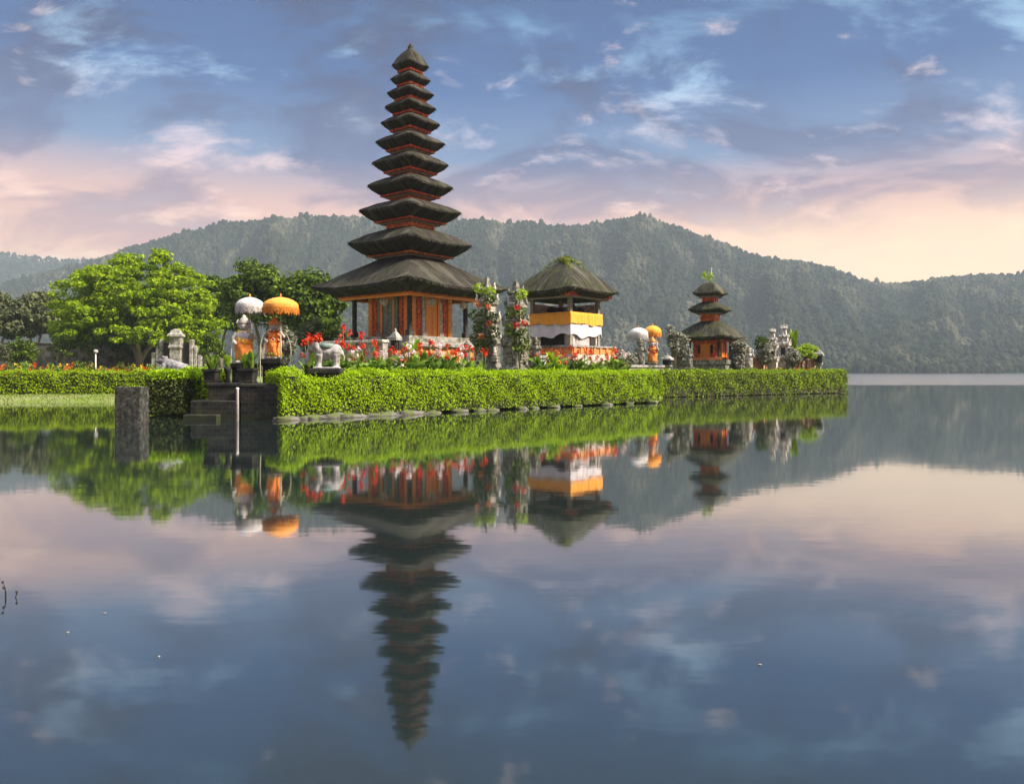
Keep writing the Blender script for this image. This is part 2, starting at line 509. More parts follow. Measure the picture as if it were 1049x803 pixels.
    def build(self, name, mats, parent=None, origin=(0, 0, 0)):
        me = bpy.data.meshes.new(name)
        V = np.concatenate(self.v) if self.v else np.zeros((0, 3))
        V = V - np.array(origin, float)
        lens = np.array([len(f) for f in self.f], dtype=np.int32)
        me.vertices.add(len(V))
        me.vertices.foreach_set('co', V.astype(np.float32).ravel())
        me.loops.add(int(lens.sum()))
        flat = np.fromiter((i for f in self.f for i in f), dtype=np.int32, count=int(lens.sum()))
        me.loops.foreach_set('vertex_index', flat)
        me.polygons.add(len(lens))
        st = np.concatenate(([0], np.cumsum(lens)[:-1])).astype(np.int32)
        me.polygons.foreach_set('loop_start', st)
        me.polygons.foreach_set('material_index', np.array(self.fm, dtype=np.int32))
        me.polygons.foreach_set('use_smooth', np.array(self.smooth, dtype=bool))
        me.update(calc_edges=True)
        for m in (mats if isinstance(mats, (list, tuple)) else [mats]):
            me.materials.append(m)
        o = bpy.data.objects.new(name, me)
        COL.objects.link(o)
        if parent is not None:
            o.parent = parent
        else:
            o.location = origin
        return o


def tag(o, label=None, cat=None, group=None, kind=None):
    if label: o['label'] = label
    if cat: o['category'] = cat
    if group: o['group'] = group
    if kind: o['kind'] = kind
    return o


def thing(name, label, cat, loc, rz=0.0, group=None):
    o = bpy.data.objects.new(name, None)
    o.location = loc
    o.rotation_euler = (0, 0, rz)
    o.empty_display_size = 0.2
    COL.objects.link(o)
    return tag(o, label, cat, group)


def dup(root, loc, rz=0.0, sc=1.0, label=None):
    r = root.copy()
    COL.objects.link(r)
    r.location = loc
    r.rotation_euler = (0, 0, rz)
    r.scale = (sc, sc, sc)
    if label: r['label'] = label
    for ch in list(root.children):
        c = ch.copy(); COL.objects.link(c); c.parent = r
        for g in list(ch.children):
            d = g.copy(); COL.objects.link(d); d.parent = c
    return r


def P(px, py, D):
    return ((px - CX) / F * D, D, CAM_H + (HY - py) / F * D)


def GX(px, D):
    return (px - CX) / F * D


def leaves(C, N, size, aspect=0.55, tilt=0.7, rng=RNG, sizevar=0.35):
    """rhombus leaves at C (n,3) roughly facing N (n,3) -> (n,4,3)"""
    n = len(C)
    N = N + rng.normal(0, tilt, (n, 3))
    N /= np.linalg.norm(N, axis=1, keepdims=True) + 1e-9
    A = rng.normal(0, 1, (n, 3))
    T = np.cross(N, A)
    T /= np.linalg.norm(T, axis=1, keepdims=True) + 1e-9
    B = np.cross(N, T)
    s = size * (1 + rng.uniform(-sizevar, sizevar, (n, 1)))
    return np.stack([C - T * s * 0.5, C - B * s * aspect * 0.5 + N * s * 0.06, C + T * s * 0.5, C + B * s * aspect * 0.5 + N * s * 0.06], axis=1)


def clump(c, r, n, flat=0.6, rng=RNG, fill=0.35):
    d = rng.normal(0, 1, (n, 3))
    d /= np.linalg.norm(d, axis=1, keepdims=True)
    k = 1 - fill * rng.uniform(0, 1, (n, 1)) ** 1.3
    rr = np.array([r, r, r * flat])
    return np.array(c) + d * k * rr, d


def sculpt(name, parts, mat, parent=None, voxel=0.035, smooth=True):
    """one continuous carved body: overlapping ellipsoids and limbs fused by a voxel remesh"""
    mb = MB()
    for p in parts:
        if p[0] == 'e':
            mb.blob(p[1], p[2][0], p[2][1], p[2][2], 0.0, nu=16, nv=10)
        elif p[0] == 't':
            mb.tube(p[1], p[2], 9)
        elif p[0] == 'b':
            mb.box(*p[1])
    tmp = mb.build(name + '_tmp', mat)
    md = tmp.modifiers.new('r', 'REMESH')
    md.mode = 'VOXEL'
    md.voxel_size = voxel
    md.use_smooth_shade = smooth
    sm = tmp.modifiers.new('s', 'SMOOTH')
    sm.iterations = 2
    dg = bpy.context.evaluated_depsgraph_get()
    me = bpy.data.meshes.new_from_object(tmp.evaluated_get(dg))
    me.materials.clear()
    me.materials.append(mat)
    bpy.data.objects.remove(tmp)
    o = bpy.data.objects.new(name, me)
    COL.objects.link(o)
    if parent is not None:
        o.parent = parent
    return o


def fbm(x, y, s, o=4):
    return mnoise.fractal(Vector((x * s, y * s, 3.3)), 1.0, 2.0, o)


# ================================================================ the setting
# --- water
def make_water():
    m, t = newmat('lake_water')
    g = t.n('ShaderNodeNewGeometry').outputs['Position']
    s = t.n('ShaderNodeSeparateXYZ')
    t.l(g, s.inputs[0])
    # a breath of wind ruffles the far side of the lake
    wn = t.noise(t.scale(g, (0.004, 0.012, 1)), 1.0, 3, 0.5)
    far = t.rng(t.m('ADD', s.outputs[1], t.m('MULTIPLY', t.m('SUBTRACT', wn, 0.5), 40)), 86, 104)
    ripple = t.noise(t.scale(g, (0.55, 1.3, 1)), 1.0, 3, 0.55)
    ripple2 = t.noise(t.scale(g, (3.0, 6.0, 1)), 1.0, 2, 0.5)
    h = t.m('ADD', t.m('MULTIPLY', ripple, 0.0011), t.m('MULTIPLY', ripple2, 0.0004))
    wave = t.noise(t.scale(g, (0.8, 1.6, 1)), 1.0, 4, 0.6)
    h = t.m('ADD', h, t.m('MULTIPLY', t.m('MULTIPLY', wave, far), 0.05))
    b = t.n('ShaderNodeBump')
    b.inputs['Strength'].default_value = 1.0
    b.inputs['Distance'].default_value = 1.0
    t.l(h, b.inputs['Height'])
    body = t.n('ShaderNodeBsdfDiffuse')
    body.inputs[0].default_value = (0.010, 0.017, 0.017, 1)
    gl = t.n('ShaderNodeBsdfGlossy')
    gl.inputs[0].default_value = (0.94, 0.95, 0.97, 1)
    t.l(t.rng(far, 0, 1, 0.040, 0.16), gl.inputs['Roughness'])
    fr = t.n('ShaderNodeFresnel')
    fr.inputs['IOR'].default_value = 1.34
    t.l(b.outputs[0], gl.inputs['Normal'])
    t.l(b.outputs[0], fr.inputs['Normal'])
    mxs = t.n('ShaderNodeMixShader')
    t.l(t.m('POWER', fr.outputs[0], 0.47), mxs.inputs[0])
    t.l(body.outputs[0], mxs.inputs[1])
    t.l(gl.outputs[0], mxs.inputs[2])
    o = t.n('ShaderNodeOutputMaterial')
    t.l(mxs.outputs[0], o.inputs[0])
    mb = MB()
    mb.add([(-3000, -90, 0), (3000, -90, 0), (3000, 1400, 0), (-3000, 1400, 0)], [(0, 1, 2, 3)])
    tag(mb.build('lake_water', m), kind='structure')


make_water()

# --- hills round the crater lake
RIDGE = [(-400, 300), (-150, 300), (0, 288), (60, 272), (110, 259), (140, 248), (180, 237), (220, 227), (280, 220), (340, 218), (400, 221), (480, 222), (520, 225), (560, 226), (600, 229), (630, 222), (660, 218), (690, 227), (720, 239), (760, 254), (790, 263), (820, 265), (850, 271), (880, 283), (910, 288.5), (950, 284), (1000, 279), (1060, 277), (1200, 268), (1500, 290), (1900, 310)]
BACK = [(-700, 290), (-200, 262), (0, 256), (45, 262), (80, 264), (130, 262), (300, 262), (700, 290), (820, 300), (1000, 310), (1500, 310), (1900, 310)]


def ridge_y(tab, px):
    return float(np.interp(px, [a for a, _ in tab], [b for _, b in tab]))


SHORE, RIDGE_D, BACK_D = 760.0, 1350.0, 2150.0


def hill_z(X, Y):
    a = X / max(Y, 1)
    px = CX + F * a
    H1 = (HY - ridge_y(RIDGE, px)) / F * RIDGE_D - 9
    H2 = (HY - ridge_y(BACK, px)) / F * BACK_D - 9
    wob = 70 * mnoise.noise(Vector((a * 3.0, 0.3, 0)))
    sh = SHORE + wob
    t1 = (Y - sh) / (RIDGE_D - sh)
    if t1 < 0:
        return -6.0
    if t1 <= 1:
        p1 = t1 ** 1.15
    else:
        p1 = max(0.0, 1 - (Y - RIDGE_D) / 620.0)
    spur = mnoise.fractal(Vector((a * 16 + 0.5 * mnoise.noise(Vector((a * 5, Y * 0.003, 2))), Y * 0.0011, 5.0)), 0.9, 2.0, 4)
    e = max(0.0, 4 * min(t1, 1) * (1 - min(t1, 1)))
    z1 = H1 * p1 * (1 + 0.22 * spur * e) + 18 * e * spur
    t2 = (Y - 1250) / (BACK_D - 1250)
    z2 = -50
    if t2 > 0:
        p2 = t2 ** 1.1 if t2 <= 1 else max(0.3, 1 - (Y - BACK_D) / 900.0)
        z2 = H2 * p2 * (1 + 0.12 * spur * max(0.0, 4 * min(t2, 1) * (1 - min(t2, 1))))
    n = 3.0 * mnoise.fractal(Vector((X * 0.02, Y * 0.02, 1)), 1.0, 2.0, 3) * min(1, max(0, t1) * 6)
    return max(z1, z2, 0.5 + 2 * min(1, t1 * 8)) + n


def make_hills():
    nA, nR = 520, 64
    az = np.linspace(-1.25, 1.25, nA)            # X/Y
    ds = np.concatenate((np.linspace(660, 1450, 44), np.linspace(1480, 2700, nR - 44)))
    V = []
    for d in ds:
        for a in az:
            V.append((a * d, d, hill_z(a * d, d)))
    fs = []
    for j in range(nR - 1):
        for i in range(nA - 1):
            k = j * nA + i
            fs.append((k, k + 1, k + nA + 1, k + nA))
    m, t = newmat('hillside_undergrowth')
    g = t.n('ShaderNodeTexCoord').outputs['Object']
    n1 = t.noise(g, 0.012, 8, 0.65)
    n2 = t.noise(g, 0.09, 6, 0.7)
    c = t.mix(t.rng(n1, 0.4, 0.62), (0.010, 0.017, 0.010), (0.028, 0.036, 0.021))
    c = t.mix(t.rng(n2, 0.45, 0.7), c, (0.016, 0.024, 0.013))
    finish(t, c, 0.95, n2, 1.0, 4.0, 0.05)
    mb = MB()
    mb.add(V, fs, 0, True)
    tag(mb.build('hills', m), kind='structure')
    # the wood that covers them
    lm, t = newmat('hill_forest_leaf')
    gg = t.n('ShaderNodeNewGeometry')
    g = t.n('ShaderNodeTexCoord').outputs['Object']
    n1 = t.noise(t.scale(g, (1.6, 0.5, 0.8)), 0.011, 7, 0.68)
    c = t.ramp(gg.outputs['Random Per Island'], [(0, (0.008, 0.013, 0.007)), (0.55, (0.019, 0.025, 0.013)), (0.93, (0.024, 0.034, 0.018)), (1, (0.042, 0.047, 0.032))])
    c = t.mix(t.m('MULTIPLY', t.rng(n1, 0.50, 0.66), 0.7), c, (0.12, 0.118, 0.078))
    finish(t, c, 0.95, t.noise(g, 0.6, 4, 0.7), 1.0, 1.0, 0.05)
    # a lumpy low-poly crown, tiled
    base = [(0, 0, 1.0)]
    for q, a in enumerate((0.5, 1.15, 1.9)):
        for i in range(5):
            ph = 2 * math.pi * (i + (0.5 if q == 1 else 0)) / 5
            base.append((math.sin(a) * math.cos(ph), math.sin(a) * math.sin(ph), math.cos(a)))
    base = np.array(base)
    bf = [(0, 1 + i, 1 + (i + 1) % 5) for i in range(5)]
    for k in range(2):
        for i in range(5):
            a0, a1, b0, b1 = 1 + k * 5 + i, 1 + k * 5 + (i + 1) % 5, 6 + k * 5 + i, 6 + k * 5 + (i + 1) % 5
            bf += [(a0, b0, a1), (a1, b0, b1)]
    bf = np.array(bf)
    rg = np.random.default_rng(3)
    C, S = [], []
    NT_ = 80000
    while len(C) < NT_:
        a = rg.uniform(-0.78, 0.78)
        d = rg.uniform(SHORE - 40, 1380) if rg.uniform() < 0.84 else rg.uniform(1700, 2170)
        if rg.uniform() < 0.08:
            d = RIDGE_D + rg.normal(0, 8)
        z = hill_z(a * d, d)
        if z < 0.6:
            continue
        s = rg.choice((1.5, 1.9, 2.4, 3.0, 3.8)) * rg.uniform(0.85, 1.15) * (1.0 if d < 1500 else 1.35)
        if rg.uniform() < 0.04:
            s *= 1.5
        hgt = s * rg.uniform(0.8, 1.8)
        C.append((a * d, d, z + hgt * 0.3)); S.append((s, s, hgt))
    C, S = np.array(C), np.array(S)
    nb_ = len(base)
    V = base[None] * (1 + rg.uniform(-0.28, 0.28, (NT_, nb_, 1))) * S[:, None, :] + C[:, None, :]
    T = (bf[None] + (np.arange(NT_) * nb_)[:, None, None]).reshape(-1, 3)
    me = bpy.data.meshes.new('hillside_forest')
    me.vertices.add(NT_ * nb_)
    me.vertices.foreach_set('co', V.astype(np.float32).ravel())
    me.loops.add(T.size)
    me.loops.foreach_set('vertex_index', T.astype(np.int32).ravel())
    me.polygons.add(len(T))
    me.polygons.foreach_set('loop_start', np.arange(0, T.size, 3, dtype=np.int32))
    me.update(calc_edges=True)
    me.materials.append(lm)
    fo = bpy.data.objects.new('hillside_forest', me)
    COL.objects.link(fo)
    tag(fo, 'dark misty forest covering the hills across the lake', 'forest', kind='stuff')


make_hills()

# --- garden ground: the temple island and the bank on the left
OUT = [(-260, 39), (-60, 39.2), (-30, 38.6), (-22, 39.5), (-18.4, 40.5), (-15.5, 34.5), (-14.0, 29.6), (-11.2, 28.4), (-10.4, 26.4), (-7.9, 26.3), (8.3, 41.6), (10.0, 48.8), (26.0, 59.3), (22, 70), (10, 84), (-5, 130), (-260, 130)]


def inside_dist(X, Y):
    inside = False
    best = 1e9
    n = len(OUT)
    for i in range(n):
        x1, y1 = OUT[i]
        x2, y2 = OUT[(i + 1) % n]
        if (y1 > Y) != (y2 > Y) and X < (x2 - x1) * (Y - y1) / (y2 - y1) + x1:
            inside = not inside
        ex, ey = x2 - x1, y2 - y1
        tt = max(0, min(1, ((X - x1) * ex + (Y - y1) * ey) / (ex * ex + ey * ey)))
        best = min(best, math.hypot(X - x1 - tt * ex, Y - y1 - tt * ey))
    return best if inside else -best


def sst(a, b, x):
    t = max(0.0, min(1.0, (x - a) / (b - a)))
    return t * t * (3 - 2 * t)


def ground_z(X, Y):
    d = inside_dist(X, Y)
    left = 0.32 + 1.6 * sst(47, 88, Y)
    isl = 0.95 + 0.9 * sst(62, 95, Y)
    k = sst(-19, -13.5, X)
    tgt = left * (1 - k) + isl * k
    ew = 4.2 * (1 - k) + 1.7 * k
    return -0.7 + (tgt + 0.7) * sst(-0.30 - 1.05 * (1 - k), ew, d) + 0.03 * mnoise.noise(Vector((X, Y, 0)))


def make_ground():
    xs = np.concatenate((np.linspace(-260, -46, 60), np.linspace(-45, 28, 150)))
    ys = np.concatenate((np.linspace(24, 62, 84), np.linspace(63, 132, 40)))
    V = [(x, y, ground_z(x, y)) for y in ys for x in xs]
    nx = len(xs)
    fs = []
    for j in range(len(ys) - 1):
        for i in range(nx - 1):
            k = j * nx + i
            q = (k, k + 1, k + nx + 1, k + nx)
            if max(V[c][2] for c in q) > -0.55:
                fs.append(q)
    m, t = newmat('garden_lawn')
    g = t.n('ShaderNodeTexCoord').outputs['Object']
    n1 = t.noise(g, 0.5, 5, 0.6)
    n2 = t.noise(g, 7.0, 5, 0.7)
    c = t.mix(t.rng(n1, 0.38, 0.62), (0.12, 0.17, 0.03), (0.20, 0.21, 0.10))
    c = t.mix(t.rng(n2, 0.45, 0.7), c, (0.09, 0.12, 0.03))
    finish(t, c, 0.95, n2, 0.6, 0.05, 0.1)
    mb = MB()
    mb.add(V, fs, 0, True)
    tag(mb.build('garden_ground', m), kind='structure')


make_ground()


# ================================================================ temple kit
def sring(h, z, n=8.0, seg=96, lift=0.0, jit=0.0, seed=0, rx=1.0, ry=1.0):
    """rounded-square ring of half side h; corners lifted; straw-like jitter"""
    cmax = 1.41421 * 2 ** (-1 / n) - 1
    ring = []
    for i in range(seg):
        a = 2 * math.pi * i / seg
        c, s = math.cos(a), math.sin(a)
        r = 1 / ((abs(c) ** n + abs(s) ** n) ** (1 / n))
        k = ((r - 1) / cmax) ** 2
        j = 1 + jit * (mnoise.noise(Vector((c * 9, s * 9, seed + z * 2))) * 0.7 + random.uniform(-0.5, 0.5) * 0.6)
        jz = jit * 1.2 * h * mnoise.noise(Vector((c * 7 + 3, s * 7, seed + z)))
        ring.append((h * r * c * j * rx, h * r * s * j * ry, z + lift * k + jz))
    return ring


def thatch_roof(mb, Rd, z, top_h, top_z, under, lift, seed=0, n=7.0, bulge=0.12, jit=0.008, inner=0.66):
    """Rd half diagonal and z height of the eave tip; the cut edge of the thatch slants inwards and down by `under`"""
    h = Rd / (1.41421 * 2 ** (-1 / n))
    z0 = z - lift
    H = top_z - z0
    prof = [(inner * 0.8, -under * 0.75, 6, 0.0), (inner, -under, 6, 0.1), (inner + 0.06, -under * 0.98, 6, 0.2), (0.82, -under * 0.70, n, 0.5), (0.93, -under * 0.36, n, 0.8), (0.985, -under * 0.08, n, 1.0), (1.0, under * 0.05, n, 1.0), (0.985, under * 0.16, n, 0.97)]
    rings = [sring(h * r, z0 + dz_, nn, lift=lift * lf, jit=jit if r > 0.8 else 0.0, seed=seed + q) for q, (r, dz_, nn, lf) in enumerate(prof)]
    for k in range(1, 9):
        t = k / 8.0
        rad = h * 0.97 * (1 - t) + top_h * t
        zz = z0 + under * 0.16 + (H - under * 0.16) * (t ** 1.05) + bulge * H * math.sin(math.pi * t ** 0.8)
        nn = n * (1 - t) + 5.0 * t
        rings.append(sring(rad, zz, nn, lift=lift * (1 - t) ** 2 * 0.9, jit=jit * 1.3, seed=seed + 9 + k))
    mb.loft(rings, 0, None, True, True)
    # loose straw ends along the eave and down the slope
    rg = np.random.default_rng(seed + 5)
    ring = np.array(rings[6])
    m_ = int(160 + 150 * Rd)
    idx = rg.integers(0, len(ring), m_)
    f_ = rg.uniform(0, 1, (m_, 1))
    A = ring[idx] * (1 - f_) + ring[(idx + 1) % len(ring)] * f_
    rad = A.copy(); rad[:, 2] = 0
    rad /= np.linalg.norm(rad, axis=1, keepdims=True)
    tg = np.stack([-rad[:, 1], rad[:, 0], np.zeros(m_)], 1) * 0.02
    L = rg.uniform(0.05, 0.17, (m_, 1)) * (0.6 + 0.14 * Rd)
    E = A + rad * L * 0.45 - np.array([[0, 0, 1]]) * L
    B0 = A - rad * 0.08 + np.array([[0, 0, 0.03]])
    mb.quads(np.stack([B0 - tg, B0 + tg, E + tg * 0.3, E - tg * 0.3], 1), 0)


def face_box(mb, k, hs, u0, u1, z0, z1, d0, d1, mi=0):
    """box on face k (0:+x 1:+y 2:-x 3:-y) of a square of half side hs; u to the right seen from outside"""
    a = k * math.pi / 2
    n = (math.cos(a), math.sin(a))
    t = (-math.sin(a), math.cos(a))
    v = []
    for z in (z0, z1):
        for d in (d0, d1):
            for u in (u0, u1):
                v.append((n[0] * (hs + d) + t[0] * u, n[1] * (hs + d) + t[1] * u, z))
    mb.add(v, [(0, 1, 3, 2), (4, 6, 7, 5), (0, 4, 5, 1), (2, 3, 7, 6), (0, 2, 6, 4), (1, 5, 7, 3)], mi)


def beam_frame(mb, hd, z0, z1, w, dent=0.0, mi=0):
    hs = hd / 1.41421
    for k in range(4):
        L = hs if k % 2 == 0 else hs - w - 0.002
        face_box(mb, k, hs, -L, L, z0, z1, -w, 0, mi)
        if dent > 0:
            cnt = max(4, int(2 * L / (dent * 2)))
            for i in range(cnt):
                u = -L + (i + 0.5) * 2 * L / cnt
                face_box(mb, k, hs, u - dent * 0.5, u + dent * 0.5, z0 + 0.02, z1 - 0.02, 0.002, dent * 0.45, mi)


def tier_body(mb, hs, z0, z1, npost=3, mi=0):
    mb.box(-hs, hs, -hs, hs, z0, z1, mi)
    for k in range(4):
        for i in range(npost + 1):
            u = -hs + 2 * hs * i / npost
            wd = 0.07 * hs + 0.02
            u = max(-hs + wd, min(hs - wd, u))
            face_box(mb, k, hs, u - wd, u + wd, z0, z1 - 0.005, 0.003, 0.05, 0)
        face_box(mb, k, hs, -hs * 1.0, hs * 1.0, z0 + (z1 - z0) * 0.42, z0 + (z1 - z0) * 0.56, 0.006, 0.035, 0)


# --- the eleven-tiered meru
GZ = 0.95
D_MERU = 48.6
MS = D_MERU / F


def mz(y):
    return CAM_H + (HY - y) * MS - GZ


def make_meru():
    root = thing('pagoda', 'tall eleven tiered pagoda with stacked black thatch roofs and orange carved walls', 'pagoda', (GX(420.5, D_MERU), D_MERU, GZ), R(-38.5))
    # stepped base
    zf = mz(345) - 0.12
    b = MB()
    b.sq([(3.50, -0.6), (3.50, 0.9), (3.36, 0.95), (3.36, 1.25)], mi=0)
    b.build('base_plinth', [M_STONE], root)
    b = MB()
    b.sq([(3.22, 1.25), (3.22, 2.02)])
    for k in range(4):
        for i in range(9):
            u = -3.1 + 6.2 * i / 8
            face_box(b, k, 3.22, u - 0.12, u + 0.12, 1.28, 1.98, 0.003, 0.07)
    b.build('brick_band', [M_BRICK], root)
    b = MB()
    b.sq([(3.34, 2.02), (3.46, 2.12), (3.46, 2.30), (3.30, 2.36), (3.30, zf)])
    b.build('stone_ledge', [M_STONE], root)
    # the chamber
    hs, z0, z1 = 1.78, zf, mz(300)
    wall = MB()
    wall.box(-hs, hs, -hs, hs, z0, z1)
    wall.build('wall', [M_CARVED], root)
    for k in range(4):
        for s in (-1, 1):
            pil = MB()
            face_box(pil, k, hs, s * 1.58 - 0.17, s * 1.58 + 0.17, z0, z1, 0.004, 0.12)
            for q in range(7):
                zz = z0 + 0.2 + q * (z1 - z0 - 0.3) / 7
                face_box(pil, k, hs, s * 1.58 - 0.11, s * 1.58 + 0.11, zz, zz + 0.17, 0.122, 0.165)
            pil.build('pilaster', [M_GOLD], root)
        for s in (-1, 1):
            col = MB()
            face_box(col, k, hs, s * 0.74 - 0.13, s * 0.74 + 0.13, z0, z1, 0.004, 0.14)
            face_box(col, k, hs, s * 0.74 - 0.19, s * 0.74 + 0.19, z0 + 0.005, z0 + 0.32, 0.145, 0.22)
            face_box(col, k, hs, s * 0.74 - 0.19, s * 0.74 + 0.19, z1 - 0.5, z1 - 0.30, 0.145, 0.22)
            col.build('column', [M_PALESTONE if k % 2 == 0 else M_TEAL], root)
        fr = MB()
        face_box(fr, k, hs, -0.59, -0.46, z0 + 0.01, z1 - 0.55, 0.006, 0.17)
        face_box(fr, k, hs, 0.46, 0.59, z0 + 0.01, z1 - 0.55, 0.006, 0.17)
        face_box(fr, k, hs, -0.59, 0.59, z1 - 0.545, z1 - 0.38, 0.006, 0.19)
        fr.build('door_frame', [M_GOLD], root)
        for s in (-1, 1):
            dl = MB()
            a0, a1 = (-0.45, -0.01) if s < 0 else (0.01, 0.45)
            face_box(dl, k, hs, a0, a1, z0 + 0.02, z1 - 0.56, 0.008, 0.07)
            for q in range(3):
                zz = z0 + 0.15 + q * 0.62
                face_box(dl, k, hs, a0 + 0.07, a1 - 0.07, zz, zz + 0.5, 0.072, 0.10)
            dl.build('door_leaf', [M_GOLD if k % 2 == 0 else M_TEAL], root)
        cr = MB()
        for q in range(5):
            wq = 0.62 - q * 0.12
            face_box(cr, k, hs, -wq, wq, z1 - 0.375 + q * 0.075, z1 - 0.30 + q * 0.075, 0.01 + 0.002 * q, 0.24 - q * 0.02)
        cr.build('door_crest', [M_UNDER], root)
        for s in (-1, 1):
            pn = MB()
            face_box(pn, k, hs, s * 1.14 - 0.20, s * 1.14 + 0.20, z0 + 0.35, z1 - 0.5, 0.004, 0.06)
            face_box(pn, k, hs, s * 1.14 - 0.11, s * 1.14 + 0.11, z0 + 0.6, z1 - 0.75, 0.063, 0.10)
            pn.build('panel', [M_CARVED_RED], root)
    # veranda posts, eave beams, lanterns
    ph = 2.42
    for sx in (-1, 1):
        for sy in (-1, 1):
            p = MB()
            p.sq([(0.17, zf + 0.001), (0.17, zf + 0.35), (0.10, zf + 0.40), (0.10, 5.28)], (sx * ph, sy * ph, 0))
            p.build('post', [M_DARKWOOD], root)
    bm = MB()
    beam_frame(bm, 4.34, 5.02, 5.16, 0.16, 0.0)
    bm.build('eave_beam', [M_GOLD], root)
    bm = MB()
    beam_frame(bm, 4.50, 5.165, 5.38, 0.2, 0.11)
    bm.build('carved_eave_beam', [M_CARVED], root)
    ce = MB()
    ce.sq([(2.98, 5.30), (2.98, 5.6), (2.6, 6.1)])
    ce.build('ceiling_rafters', [M_UNDER], root)
    for (lx, ly) in ((3.0, -1.2), (0.9, -3.0), (3.0, 1.6)):
        la = MB()
        la.sq([(0.05, 0.0), (0.15, 0.06), (0.17, 0.34), (0.10, 0.40), (0.02, 0.5)], (lx, ly, 5.02 - 0.50))
        la.build('hanging_lantern', [M_PALESTONE], root)
    # tiers: eave tip y, half width px of the roof, y of the roof's top
    tiers = [(295.5, 97, 266), (251, 64.5, 236), (217.7, 51.5, 207), (192, 44, 182), (168.6, 39.6, 159), (147, 35, 138.5), (127.3, 30.5, 119.5), (111, 26.3, 104), (96.7, 23.5, 90), (82.3, 20.6, 76), (68.0, 19.0, 51.0)]
    for i, (ye, hw, yt) in enumerate(tiers):
        Rd = hw * MS * (1 + 0.018 * math.sin(i * 4.1)) if i else 100 * MS
        nxt = tiers[i + 1] if i + 1 < len(tiers) else None
        body_h = 0.46 * (nxt[1] * MS) / 1.414 * 1.0 if nxt else 0.10
        if i == 0:
            body_h = 0.47 * 64.5 * MS / 1.414
        rf = MB()
        thick = 0.36 if i == 0 else 0.13 + 0.112 * Rd
        lift = 0.045 * Rd + 0.02
        thatch_roof(rf, Rd, mz(ye), body_h * 1.12 + 0.06, mz(yt), thick, lift, seed=i * 11, n=6.5, bulge=0.15 if i else 0.05, inner=0.66 if i else 0.74, jit=0.011)
        if i == len(tiers) - 1:
            rf.build('roof', [M_THATCH], root)
            fn = MB()
            fn.lathe([(0.16, mz(52.5)), (0.22, mz(51)), (0.13, mz(49.8)), (0.18, mz(48.6)), (0.09, mz(47.2)), (0.10, mz(46.4)), (0.03, mz(44.8))], seg=12)
            fn.build('finial', [M_THATCH_MOSS], root)
        else:
            rf.build('roof', [M_THATCH], root)
        if i > 0:
            zt_prev = mz(tiers[i - 1][2])
            hb = 0.46 * Rd / 1.414
            zb1 = mz(ye) - lift - thick * 0.78
            tb = MB()
            tier_body(tb, hb, zt_prev - 0.25, zb1 + 0.2, 3)
            tb.build('tier_wall', [M_CARVED_RED if i > 2 else M_CARVED], root)
            fr = MB()
            beam_frame(fr, 0.70 * Rd, zb1 - 0.20, zb1 - 0.02, 0.10 + 0.02 * Rd, 0.05 + 0.012 * Rd)
            fr.build('tier_frame', [M_CARVED_RED if i > 1 else M_CARVED], root)
            f2 = MB()
            beam_frame(f2, 0.58 * Rd, zb1 - 0.30, zb1 - 0.202, 0.07)
            f2.build('tier_bracket', [M_GREYWOOD], root)


make_meru()


